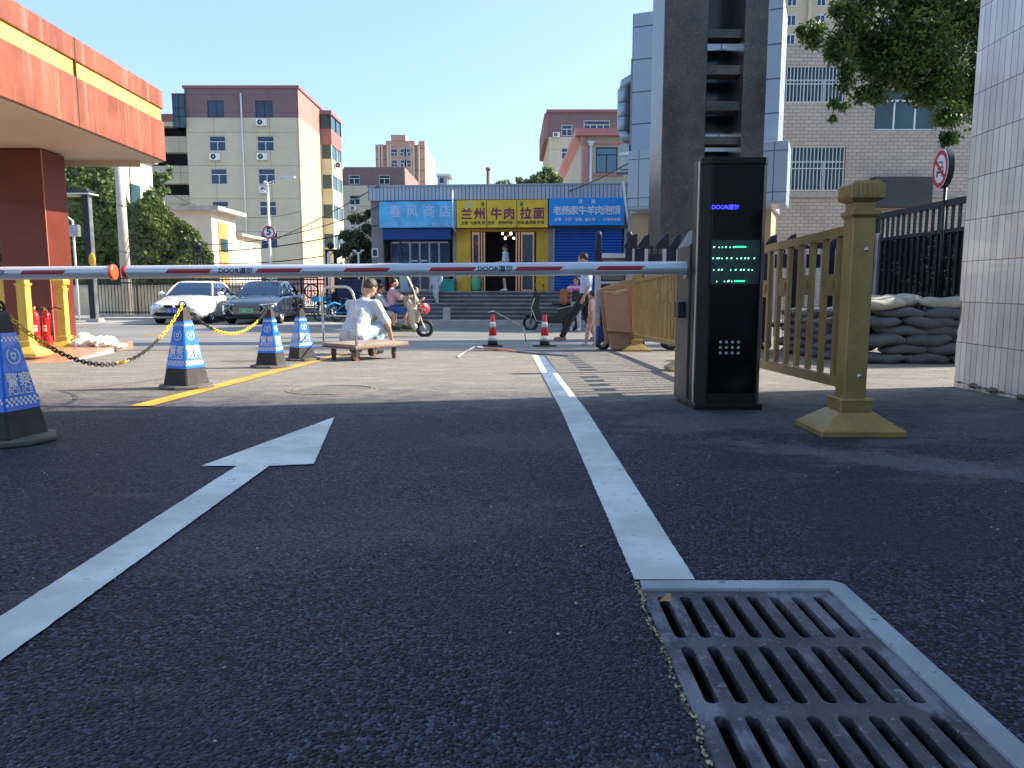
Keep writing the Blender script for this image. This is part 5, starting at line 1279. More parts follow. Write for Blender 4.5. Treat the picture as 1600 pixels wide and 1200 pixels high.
# cream building with window above ivy, white annex
hb = thing('cream_house', 'cream house end with a small window showing between ivy and canopy', 'building', (-19.9, 40, -.5)); mb = MB(); mb.box(-5, 0, 0, 3.6, 0, 8, M_cream); mb.build('wall', hb); mb = MB(); mb.box(-5.2, .25, -.2, 3.8, 8, 8.25, M_concrete); mb.build('roof', hb); 
mb = MB(); mb.box(0, .04, .9, 2.0, 4.9, 6.6, M_winglass2); mb.build('window', hb)
xr = at(331, 360, 42).x; zt_ = at(331, 329, 42).z+.5
an = thing('white_outbuilding', 'small white flat-roofed outbuilding with an orange door, lit from the right', 'building', (xr, 42, -.5)); M_wr = mat('white_render', (.58, .53, .43), .8, 0, .08, .7, streak=.2)
mb = MB(); mb.box(-3.0, 0, 0, 3.6, 0, zt_, M_wr); mb.build('wall', an); mb = MB(); mb.box(-3.2, .55, -.4, 4.0, zt_, zt_+.22, M_concrete); mb.build('roof', an)
z2 = at(380, 369, 46).z+.5; mb = MB(); mb.box(-2, 0, 3.6, 8, 0, z2, M_wr); mb.box(-2.1, .35, 3.7, 8.3, z2, z2+.15, M_concrete); mb.build('annex', an)
mb = MB(); mb.box(0, .05, .9, 2.2, 0, at(345, 347, 43).z+.5, mat('orange_door', (.50, .24, .07), .6, 0, .12, 3)); mb.box(.05, .07, 1.0, 2.1, 3.2, 3.9, M_winglass2); mb.build('door', an)
# ------------------------------------------------------------------ poles and lamps
q = at(197, 440, 31)
up = thing('utility_pole', 'round pale concrete utility pole standing in front of the ivy', 'utility pole', (q.x, 31, -.5)); MB().tube([(0, 0, 0), (0, 0, 9.0)], [.20, .15], mat('pole_concrete', (.50, .46, .40), .8, 0, .1, 2, .2, 20), 16).build('shaft', up)
mb = MB(); [mb.tube([(.0, 0, z), (.0, 0, z+.05)], [.20, .20], M_steel, 16) for z in (2.6, 4.4)]; mb.build('steel_band', up)
mb = MB(); mb.tube([(.45, -.1, 0), (.45, -.1, 5.8), (.55, -.05, 6.2), (.8, 0, 6.4), (1.2, 0, 6.45)], .02, M_black, 6); mb.build('hanging_cable', up)
q = at(147, 490, 27.2); lpz = -.495
lp_ = thing('street_lamp', 'black square street lamp with a flat roofed lantern head beside the pavement', 'street lamp', (q.x, 27.2, lpz)); hh_ = at(130, 303, 27.2).z-lpz
mb = MB(); mb.box(-.10, .10, -.1, .1, .12, hh_, M_iron); mb.box(.10, .13, -.1, .1, .12, hh_, M_steel); mb.build('post', lp_); mb = MB(); mb.box(-.2, .24, -.2, .2, 0, .12, M_concrete); mb.build('base', lp_)
mb = MB(); mb.fr((-.9, .25, -.3, .3), (-.75, .1, -.2, .2), hh_, hh_+.14, M_iron); mb.box(-.92, .27, -.32, .32, hh_-.03, hh_, M_white); mb.box(-.8, -.15, -.2, .2, hh_-.09, hh_-.031, M_cream); mb.build('lantern_head', lp_)
mb = MB(); mb.ell((.12, -.12, at(143, 406, 27.2).z-lpz), (.12, .05, .24), mat('amber_sign', (.80, .42, .02), .5, 0, .1)); mb.build('amber_badge', lp_)
wp = thing('meter_pole', 'thin white pole with a grey meter box, beside the black street lamp', 'pole', (at(120, 440, 28.5).x, 28.5, -.45)); mb = MB(); zq = at(120, 345, 28.5).z+.45; mb.tube([(0, 0, 0), (0, 0, zq), (-.2, 0, zq+.15), (-.5, 0, zq+.2)], .04, M_white, 8); mb.build('pole', wp); mb = MB(); zm = at(125, 370, 28.5).z+.45; mb.box(-.05, .28, -.2, 0, zm, zm+.42, M_steel); mb.build('meter_box', wp, bevel=.01)
q = at(420, 363, 28.3); zb_ = -.45
sp5 = thing('speed_sign', 'round red-rimmed speed limit sign reading 5 on a tall white pole', 'road sign', (q.x, 28.3, zb_)); z5 = q.z-zb_; ztp = at(420, 285, 28.3).z-zb_
mb = MB(); mb.tube([(0, .05, 0), (0, .05, ztp)], .045, M_white, 10); mb.tube([(-.22, .05, ztp-.3), (0, .05, ztp-.12), (.24, .05, ztp-.02)], .02, M_white, 6); mb.tube([(0, .05, ztp-.02), (.5, .05, ztp+.15), (.85, .05, ztp+.2)], .02, M_white, 6); mb.build('pole', sp5)
mb = MB(); mb.box(.55, 1.0, -.05, .12, ztp+.16, ztp+.22, M_white); mb.ell((-.05, -.02, ztp), (.07, .12, .05), M_white); mb.box(-.26, -.1, -.05, .1, ztp-.34, ztp-.26, M_white); mb.build('camera_head', sp5)
mb = MB(); disc(mb, .235, -.01, .01, M_sw, z=z5); bo_ = mb.build('board', sp5); mb = MB()
for k in range(40):
    a, b = 2*pi*k/40, 2*pi*(k+1)/40; mb.quad((.23*cos(a), -.014, z5+.23*sin(a)), (.23*cos(b), -.014, z5+.23*sin(b)), (.175*cos(b), -.014, z5+.175*sin(b)), (.175*cos(a), -.014, z5+.175*sin(a)), M_sr)
mb.build('red_rim', bo_); mb = MB(); mb.text('5', .36, M_sb, T(0, -.015, z5+.02), bold=.012); mb.build('number', bo_)
q = at(560, 394, 29.2); tl = thing('twin_lamp', 'small white twin-headed lamp in front of the grey-green shrub', 'street lamp', (q.x, 29.2, -.4)); zq = q.z+.4; mb = MB(); mb.tube([(0, 0, 0), (0, 0, zq)], .035, M_white, 8); mb.tube([(-.14, 0, zq+.05), (-.07, 0, zq-.02), (.07, 0, zq-.02), (.14, 0, zq+.05)], .025, M_white, 8); mb.ell((-.15, 0, zq+.06), (.08, .05, .03), M_white); mb.ell((.15, 0, zq+.06), (.08, .05, .03), M_white); mb.build('pole', tl)
q = at(586, 395, 28.9); mb = MB(); mb.box(-.12, .12, -.04, .04, -.16, .16, M_white); mb.box(-.08, .08, -.045, -.041, -.12, .12, M_darkframe); mb.tube([(0, .04, 0), (.05, .4, .05)], .015, M_steel, 6); o = mb.build('notice_box'); o.location = tuple(q); tag(o, 'small white framed notice box fixed at the left end of the shops', 'sign')
def cable(a, b, sag, r=.016, m=None, label='thin black overhead cable'):
    mb = MB(); mb.tube([a.lerp(b, i/24)-Vector((0, 0, sag*4*(i/24)*(1-i/24))) for i in range(25)], r, m or M_black, 5); return tag(mb.build('overhead_cable'), label, 'cable', 'overhead cables across the street')
sR = lambda u, v: at(u, v, 29.0)
cable(at(395, 388, 40), sR(592, 290), .15, .022, label='overhead cable rising to the left corner of the shop roof')
cable(at(197, 385, 31), sR(590, 352), .5, .022, label='overhead cable sagging from the concrete pole across the apartment block')
cable(at(197, 397, 31), at(518, 398, 30), .35, .02, label='lowest overhead cable just above the iron fence')
cable(at(197, 372, 31), at(640, 300, 29.2), .9, .016, label='upper overhead cable crossing from the concrete pole to the shop parapet')
cable(at(262, 300, 66.5), at(470, 330, 66.5), 1.2, .02, label='faint overhead cable sagging before the apartment block wall')
cable(sR(880, 302), at(1010, 238, 24.2), .1, .018, label='overhead cable running from the shop roof to the panelled block')
cable(at(985, 300, 27.5), at(1075, 226, 23.5), .25, .018, label='overhead cable passing behind the granite tower')
# ------------------------------------------------------------------ vegetation
def leaves(mb, pts, m, s0, s1, flat=None, fancy=False):
    for p in pts:
        s = random.uniform(s0, s1); a, b, c = random.uniform(0, 6.28), random.gauss(0, .6), random.gauss(0, .6)
        if flat: M = T(*p) @ Matrix.Rotation(random.gauss(0, .5), 4, 'X') @ Matrix.Rotation(random.gauss(0, .5), 4, 'Z') @ Matrix.Rotation(a, 4, 'Y')
        else: M = T(*p) @ RZ(a) @ RX(b-.5) @ RY(c)
        if flat: v = [(-.5*s, 0, 0), (0, -.08*s, -.42*s), (.5*s, 0, 0), (0, -.08*s, .42*s)]
        elif fancy: v = [(0, 0, 0), (.52*s, .30*s, .05*s), (.20*s, .55*s, -.02*s), (0, 1.15*s, -.12*s), (-.20*s, .55*s, -.02*s), (-.52*s, .30*s, .05*s)]
        else: v = [(-.3*s, 0, 0), (0, -.5*s, .05*s), (.3*s, 0, 0), (0, .5*s, .05*s)]
        mb.add(v, [(0, 1, 2, 3)] if len(v) == 4 else [(0, 1, 2, 3), (0, 3, 4, 5)], m, M)
random.seed(21)
L1 = leafm('leaf_ivy', (.06, .10, .025), (.19, .24, .07)); L2 = leafm('leaf_tree', (.02, .055, .014), (.12, .20, .03)); L3 = leafm('leaf_greygreen', (.08, .10, .05), (.19, .21, .12)); L4 = leafm('leaf_far', (.12, .18, .08), (.20, .28, .11))
M_bark = mat('bark', (.08, .06, .045), .9, 0, .3, 8, .6, 30)
# ivy: a bulging sheet over an old wall
iv_ = thing('ivy_covered_wall', 'old wall buried under thick green ivy behind the iron fence', 'ivy wall', (at(215, 440, 34).x, 34, -.5))
ix = lambda u: at(u, 440, 34).x-iv_.location.x
izt = lambda v: at(215, v, 34).z+.5
topo = [(-60, 250), (80, 255), (185, 258), (203, 300), (215, 325), (232, 310), (246, 292), (262, 316), (280, 340), (300, 352), (318, 372), (332, 398)]
def itop(x):
    u = 800+(x+iv_.location.x)*F/33.8
    for (a, b), (c, d) in zip(topo, topo[1:]):
        if a <= u <= c: return izt(b+(d-b)*(u-a)/(c-a))
    return izt(250 if u < 0 else 400)
mb = MB(); xx = ix(-60); 
while xx < ix(330): mb.box(xx, xx+.4, .3, .7, 0, max(.5, itop(xx+.2)-.45), M_stone); xx += .4
mb.build('wall', iv_)
from mathutils import noise as NZ
pts = []
for _ in range(26000):
    x = random.uniform(ix(-60), ix(334)); t_ = itop(x); z = random.uniform(.2, t_)
    n = NZ.noise(Vector((x*.55, z*.55, 3.1))); n2 = NZ.noise(Vector((x*1.8, z*1.8, 9)))
    if n2 < -.38 and random.random() < .7: continue
    edge = min(1, (t_-z)/1.0)
    y = .3-(.55+.9*n+.3*n2)*(.25+.75*edge)*(1-.0*z)-random.uniform(0, .3)
    pts.append((x, y, z+random.uniform(-.1, .1)))
mb = MB(); leaves(mb, pts, L1, .14, .26, flat=True); mb.build('ivy', iv_, recalc=False)
def tree(name, label, base, crown, n, m, s0, s1, trunk_r=.15, group=None, limb=True, cat='tree', fancy=False):
    t = thing(name, label, cat, tuple(base), 0, group); B = Vector(base)
    mb = MB(); zc_ = sum(c[0].z*c[1] for c in crown)/sum(c[1] for c in crown)-B.z
    cx_ = sum((c[0].x-B.x)*c[1] for c in crown)/sum(c[1] for c in crown); cy_ = sum((c[0].y-B.y)*c[1] for c in crown)/sum(c[1] for c in crown)
    fork = Vector((cx_*.25, cy_*.25, zc_*.55)); mb.tube([(0, 0, -.1), (fork.x*.4, fork.y*.4, fork.z*.5), tuple(fork)], [trunk_r*1.2, trunk_r, trunk_r*.8], M_bark, 8)
    for ci, (c, r) in enumerate(crown):
        big_ = [q for q in crown if q[1] > r*1.25 and (q[0]-c).length < r*6]
        if big_ and len(crown) > 14:
            q_ = min(big_, key=lambda q: (q[0]-c).length); f_ = q_[0]-B; e = c-B; mb.tube([tuple(f_), tuple(f_.lerp(e, .5)+Vector((0, 0, .1))), tuple(e)], [.022, .014, .006], M_bark, 5); continue
        e = c-B; mid = fork.lerp(e, .5)+Vector((random.uniform(-.15, .15), random.uniform(-.15, .15), random.uniform(0, .25)))*r
        mb.tube([tuple(fork), tuple(mid), tuple(e)], [trunk_r*.3, trunk_r*.16, trunk_r*.05], M_bark, 5)
    mb.build('trunk', t); pts = []; tot = sum(c[1]**2 for c in crown)
    for c, r in crown:
        k = int(n*r*r/tot); e = c-B
        subs = [Vector((random.gauss(0, 1), random.gauss(0, 1), random.gauss(0, 1))).normalized()*r*random.uniform(.35, .85) for _ in range(max(4, int(9*min(2, r))))]
        for _ in range(k):
            s_ = random.choice(subs); p = e+s_+Vector((random.gauss(0, 1), random.gauss(0, 1), random.gauss(0, .8)))*r*.26; pts.append(tuple(p))
    mb = MB(); leaves(mb, pts, m, s0, s1, fancy=fancy); mb.build('crown', t, recalc=False); return t
# big tree over the wall on the right
cr = []
for (u, v, r, Y) in ((1268, 62, 24, 12.2), (1252, 48, 12, 12), (1310, 62, 34, 12.4), (1350, 72, 44, 12.8), (1400, 70, 60, 13), (1450, 75, 66, 13), (1490, 115, 55, 13), (1322, 122, 22, 12.4), (1308, 165, 12, 12.2), (1300, 182, 7, 12.2), (1372, 128, 34, 12.8), (1420, 135, 32, 13.2), (1480, 185, 30, 12.8), (1490, 214, 18, 12.6), (1355, 18, 38, 12.6),
                     (1420, 5, 55, 13), (1315, 12, 22, 12.4), (1480, 20, 60, 13.4), (1540, 60, 80, 13.6), (1560, 160, 60, 13.5), (1400, -70, 80, 13.5), (1500, -90, 110, 14), (1600, -40, 110, 14.2), (1460, 150, 24, 12.8)):
    cr.append((at(u, v, Y+1.2), r/F*(Y+1.2)))
tree('broadleaf_tree', 'leafy green tree hanging over from behind the white tiled wall', (9.9, 14.6, -.3), cr, 60000, L2, .050, .10, .2, fancy=True)
# shrub between fence and shops
cr = [(at(u, v, 32), r/F*32) for u, v, r in ((532, 470, 18), (540, 430, 20), (535, 395, 14), (545, 365, 14), (556, 345, 12), (563, 380, 20), (570, 420, 22), (556, 450, 24), (580, 360, 12), (586, 390, 14), (582, 440, 18), (575, 335, 7))]
tree('conifer_shrub', 'tall grey-green shrub between the iron fence and the left shop', (at(558, 440, 32).x, 32, -.5), cr, 17000, L3, .10, .20, .08, cat='shrub')
cr = [(at(u, v, 62), r/F*62) for u, v, r in ((842, 282, 16), (856, 276, 12), (868, 288, 14), (826, 290, 12), (800, 292, 9), (785, 288, 9), (812, 286, 8))]
tree('broadleaf_tree', 'pale green tree tops rising behind the yellow and blue shop signs', (at(840, 300, 62).x, 62, -.5), cr, 7000, L4, .25, .42, .2)
cr = [(at(u, v, 48), r/F*48) for u, v, r in ((248, 285, 12), (262, 272, 10), (240, 300, 12), (256, 300, 9), (285, 325, 8))]
tree('broadleaf_tree', 'small feathery tree above the ivy in front of the apartment balconies', (at(252, 300, 48).x, 48, -.5), cr, 1800, L4, .14, .3, .1)
cr = [(at(u, v, 44), r/F*44) for u, v, r in ((110, 268, 22), (150, 262, 22), (60, 280, 30), (10, 290, 30), (-40, 290, 40), (180, 272, 14))]
tree('broadleaf_tree', 'dense green tree crown behind the red pillar above the ivy', (at(80, 300, 44).x, 44, -.5), cr, 6000, L1, .16, .32, .2)
# ------------------------------------------------------------------ cars
M_tyre = mat('tyre', (.015, .015, .016), .8, 0, .2, 20); M_rim = mat('alloy_rim', (.50, .51, .53), .3, .8, .05)
M_cglass = mat('car_glass', (.012, .03, .075), .06, 0, 0, coat=.6); M_lamp = mat('headlamp_glass', (.55, .60, .66), .08, .3, .15, 12, coat=1)
M_chr = mat('chrome', (.7, .7, .72), .12, 1, 0); M_pl_b = mat('plate_blue', (.01, .06, .45), .4, 0, 0); M_pl_g = mat('plate_green', (.20, .50, .32), .4, 0, 0)
def car(name, label, loc, rz, paint_m, style):
    t = thing(name, label, 'car', loc, rz)
    st_ = [(-2.36, .50, .34, .52, .56), (-2.30, .74, .24, .60, .66), (-2.12, .86, .19, .66, .745), (-1.7, .905, .17, .74, .84), (-1.2, .915, .17, .82, .915), (-.85, .92, .17, .87, .965), (0, .92, .17, .90, .97), (1.0, .92, .17, .93, .99),
           (1.6, .915, .18, .96, 1.04), (2.0, .88, .2, .95, 1.04), (2.25, .80, .24, .88, .98), (2.36, .62, .34, .80, .88)]
    mb = MB(); vs = []; fs = []
    for (y, w, zb, zs, zt) in st_:
        half = [(0, zb), (w*.80, zb), (w*.96, zb+.07), (w, zb+.22), (w*1.0, (zb+zs)/2+.06), (w*.99, zs-.05), (w*.93, zs+.01), (w*.70, zt-.015), (w*.35, zt), (0, zt+.004)]
        ring = half+[(-x, z) for x, z in half[-2:0:-1]]
        for x, z in ring: vs.append((x, y, z))
    n = len(ring)
    for i in range(len(st_)-1):
        for k in range(n): fs.append((i*n+k, i*n+(k+1) % n, (i+1)*n+(k+1) % n, (i+1)*n+k))
    fs.append(tuple(range(n))[::-1]); fs.append(tuple((len(st_)-1)*n+k for k in range(n)))
    mb.add(vs, fs, paint_m, None, True); body = mb.build('body', t)
    cut = MB()
    for y in (-1.45, 1.42): cut.lathe([(.355, -1.2), (.355, 1.2)], M_dark, 28, T(0, y, .325) @ RY(pi/2))
    co_ = cut.build('cut'); m = body.modifiers.new('b', 'BOOLEAN'); m.object = co_; m.operation = 'DIFFERENCE'; m.solver = 'EXACT'
    dg = bpy.context.evaluated_depsgraph_get(); dg.update(); me = bpy.data.meshes.new_from_object(body.evaluated_get(dg)); body.modifiers.clear(); body.data = me; bpy.data.objects.remove(co_)
    un = MB(); un.box(-.62, .62, -2.1, 2.1, .18, .30, M_dark); un.box(-.60, .60, -2.0, 2.0, .3, .62, M_dark); un.build('underbody', t)
    # greenhouse
    def outline(k):  # k 0 belt .. 1 roof
        yb = [(-.98, .70), (-.92, .78), (0, .82), (1.0, .80), (1.72, .70), (1.80, .55)] if style == 0 else [(-.98, .70), (-.92, .78), (0, .82), (1.0, .80), (1.95, .66), (2.02, .5)]
        yr = [(-.22, .48), (-.18, .56), (.15, .60), (.80, .585), (1.10, .52), (1.14, .42)]
        a = [(yb[i][0]*(1-k)+yr[i][0]*k, yb[i][1]*(1-k)+yr[i][1]*k) for i in range(6)]
        return [(x, y) for y, x in a]+[(-x, y) for y, x in a[::-1]]
    H = 1.43; zk = [(0, .93), (.5, 1.20), (.92, H-.05)]
    gl = MB(); vs = []; fs = []
    for k, z in zk: vs += [(x, y, z+(.03 if y > 1 and k < .1 else 0)) for x, y in outline(k)]
    for i in range(2):
        for j in range(12): fs.append((i*12+j, i*12+(j+1) % 12, (i+1)*12+(j+1) % 12, (i+1)*12+j))
    gl.add(vs, fs, M_cglass, None, False); gl.build('glass', t)
    rf = MB(); vs = []; o = outline(.92); o2 = outline(1.0)
    vs += [(x*1.015, y, H-.06) for x, y in o]; vs += [(x*.98, y, H-.015) for x, y in o2]; vs += [(x*.6, y*.8+.09, H+.008) for x, y in o2]
    fs = [(i*12+j, i*12+(j+1) % 12, (i+1)*12+(j+1) % 12, (i+1)*12+j) for i in range(2) for j in range(12)]+[tuple(24+j for j in range(12))]
    rf.add(vs, fs, paint_m, None, True); roof = rf.build('roof', t)
    if style == 0: b = MB(); b.box(-.36, .36, .02, .62, H-.004, H+.014, M_cglass); b.build('sunroof', roof)
    pl_ = MB(); a0 = outline(0); a1 = outline(.95)
    for j, r in ((1, .032), (10, .032), (4, .05), (7, .05)):
        pl_.tube([(a0[j][0], a0[j][1], .93), ((a0[j][0]+a1[j][0])/2*1.01, (a0[j][1]+a1[j][1])/2, 1.19), (a1[j][0], a1[j][1], H-.06)], r, paint_m, 8)
    for s in (-1, 1): pl_.tube([(s*.825, .42, .93), (s*.60, .36, H-.06)], .03, M_black, 6); pl_.tube([(s*.80, 1.18, .95), (s*.58, .85, H-.06)], .025, M_black, 6)
    pl_.build('pillar', t)
    # lamps, grille
    for s in (-1, 1):
        h = MB(); h.add([(s*.42, -2.31, .655), (s*.80, -2.12, .69), (s*.875, -1.93, .70), (s*.865, -1.98, .60), (s*.79, -2.20, .575), (s*.46, -2.335, .575)], [tuple(range(6))], M_lamp)
        h.add([(s*.42, -2.33, .655), (s*.80, -2.15, .69), (s*.88, -1.95, .70), (s*.87, -2.0, .60), (s*.79, -2.23, .575), (s*.46, -2.355, .575)], [tuple(range(6))], M_lamp)
        h.prism([(-.05, .60), (.05, .60), (.05, .65), (-.05, .65)], -2.30, -2.22, M_dark, T(s*.62, 0.03, 0)); h.build('headlight', t)
        m = MB(); m.ell((s*1.0, -.72, 1.0), (.115, .07, .075), paint_m); m.tube([(s*.84, -.70, .95), (s*.96, -.70, .98)], .025, M_black, 6); m.build('mirror', t)
        d = MB()
        for y in (-.15, .85): d.box(s*.925-.012, s*.925+.012, y, y+.2, .80, .825, M_chr)
        d.build('door_handle', t)
        d = MB()
        for y in (-.78, .40, 1.25): d.tube([(s*.922, y, .86), (s*.934, y+.0, .60), (s*.93, y+.02, .30)], .005, M_dark, 4)
        d.build('door_seam', t)
    g = MB()
    if style == 0:
        for s in (-1, 1):
            k = [(s*.035, .64), (s*.30, .645), (s*.335, .60), (s*.30, .53), (s*.06, .53)]
            g.prism([(x*1.06, z) for x, z in k], -2.405, -2.30, M_chr); g.prism([(x*.97+.005*s, (z-.59)*.86+.59) for x, z in k], -2.412, -2.3, M_dark)
        g.prism([(-.72, .30), (.72, .30), (.60, .40), (-.60, .40)], -2.385, -2.1, M_dark)
    else:
        k = [(-.50, .63), (.50, .63), (.56, .52), (.42, .36), (-.42, .36), (-.56, .52)]
        g.prism([(x*1.05, (z-.5)*1.06+.5) for x, z in k], -2.40, -2.28, M_chr); g.prism(k, -2.41, -2.28, M_dark)
        for i in range(6): z = .39+i*.042; g.box(-.45, .45, -2.418, -2.405, z, z+.012, M_chr)
        g.prism([(-.78, .27), (.78, .27), (.74, .33), (-.74, .33)], -2.37, -2.1, M_dark)
        for s in (-1, 1): g.box(s*.70-.10, s*.70+.10, -2.30, -2.2, .34, .40, M_chr)
    g.build('grille', t)
    p = MB(); z = .45 if style == 0 else .46; p.box(-.22, .22, -2.435, -2.42, z-.07, z+.07, M_pl_b if style == 0 else M_pl_g)
    for k in range(7):
        if k == 2: continue
        x = -.18+k*.06; p.box(x-.018, x+.018, -2.4385, -2.4345, z+.02, z+.034, M_white if style == 0 else M_dark); p.box(x-.004, x+.006, -2.4385, -2.4345, z-.04, z+.02, M_white if style == 0 else M_dark); p.box(x-.018, x+.016, -2.4385, -2.4345, z-.042, z-.03, M_white if style == 0 else M_dark)
    p.build('number_plate', t)
    b = MB(); b.tube([(-.6, -2.34, .29), (0, -2.42, .28), (.6, -2.34, .29), (.86, -2.0, .27)], .022, M_black, 6); b.build('bumper_lip', t)
    w0 = None
    for (x, y) in ((-.80, -1.45), (.80, -1.45), (-.80, 1.42), (.80, 1.42)):
        w = MB(); s = 1 if x > 0 else -1; Mx = T(x, y, .325) @ RY(s*pi/2)
        w.lathe([(.21, -.1), (.31, -.1), (.325, -.08), (.325, .08), (.31, .10), (.215, .10), (.21, .08)], M_tyre, 28, Mx); wo_ = w.build('wheel', t)
        r_ = MB(); r_.lathe([(.20, .02), (.212, .095), (.222, .10), (.222, .0)], M_rim, 24, Mx); r_.lathe([(.05, .05), (.05, .09), (.02, .10)], M_rim, 12, Mx); r_.lathe([(.2, .0), (.19, .03), (.02, .03)], M_dark, 20, Mx)
        for k in range(5):
            a = k*2*pi/5
            for da in (-.12, .12): r_.tube([tuple(Mx @ Vector((.05*cos(a+da), .05*sin(a+da), .075))), tuple(Mx @ Vector((.205*cos(a+da*.8), .205*sin(a+da*.8), .085)))], .014, M_rim, 5)
        r_.build('rim', wo_)
    wp_ = MB(); wp_.tube([(-.5, -.93, .965), (.1, -.86, 1.0)], .01, M_black, 5); wp_.tube([(.1, -.93, .965), (.6, -.86, .99)], .01, M_black, 5); wp_.build('wiper', t)
    return t
M_cwhite = mat('car_paint_white', (.72, .72, .68), .25, 0, .02, 1, coat=1); M_cgrey = mat('car_paint_dark', (.04, .055, .095), .22, .5, .05, 1, coat=1)
def carpos(u, v):
    p = G(u, v); return p
pA = at(293, 490, 27.0); pB = at(403, 490, 27.0)
car('parked_car', 'white saloon car with blue number plate parked before the iron fence', (at(266, 485, 25.2).x, 27.5, -.492), R(4), M_cwhite, 0)
car('parked_car', 'dark grey-blue saloon car with green number plate parked next to the white saloon', (at(385, 485, 25.2).x-.05, 27.5, -.492), R(2), M_cgrey, 1)
# ------------------------------------------------------------------ bicycles
M_bblue = mat('bike_blue', (.03, .28, .55), .4, 0, .1)
def wheel_at(mb, c, r, tr, m=None, spokes=10, axis='y'):
    C_ = Vector(c); mb.tube([C_+Vector((0, r*cos(t), r*sin(t))) for t in [2*pi*k/26 for k in range(26)]], tr, m or M_rubber, 6, closed=True)
    for k in range(spokes): a = k*2*pi/spokes; mb.tube([C_, C_+Vector((0, (r-tr)*cos(a), (r-tr)*sin(a)))], .0035, M_steel, 3)
    mb.tube([C_-Vector((.04, 0, 0)), C_+Vector((.04, 0, 0))], .03, M_steel, 8)
def bike(label, loc, rz):
    t = thing('bicycle', label, 'bicycle', loc, rz, 'blue bicycles behind the trolley')
    for y in (-.52, .52): mb = MB(); wheel_at(mb, (0, y, .33), .31, .022); mb.build('wheel', t)
    mb = MB(); mb.tube([(0, .40, .85), (0, .52, .33)], .022, M_bblue, 8); mb.tube([(0, .42, .78), (0, .0, .32), (0, -.12, .75)], .028, M_bblue, 8); mb.tube([(0, -.52, .33), (0, .0, .30)], .018, M_bblue, 6); mb.tube([(0, -.52, .33), (0, -.1, .66)], .015, M_bblue, 6)
    mb.tube([(0, -.85, .42), (0, -.75, .58), (0, -.52, .68), (0, -.3, .6)], .03, M_bblue, 6); mb.build('frame', t)
    mb = MB(); mb.ell((0, -.14, .80), (.08, .13, .04), M_black); mb.build('saddle', t)
    mb = MB(); mb.tube([(-.27, .30, .98), (-.1, .38, .97), (0, .39, .93), (.1, .38, .97), (.27, .30, .98)], .014, M_black, 6); mb.tube([(0, .39, .93), (0, .41, .84)], .018, M_black, 6); mb.build('handlebar', t)
    mb = MB(); mb.box(-.16, .16, .46, .70, .70, .88, M_bblue); mb.build('basket', t)
    return t
q = at(511, 485, 28.0); b1 = bike('blue bicycle seen almost end-on at the left of the trolley handle', (q.x, 28.0, -.49), R(160))
q = at(535, 485, 28.1); again(b1, (q.x-.1, 27.9, -.49), R(60), 'blue bicycle seen side-on through the middle of the trolley handle')
q = at(556, 485, 28.1); again(b1, (q.x-.1, 27.4, -.49), R(-60), 'blue bicycle nearest the navy container, partly behind the trolley handle')
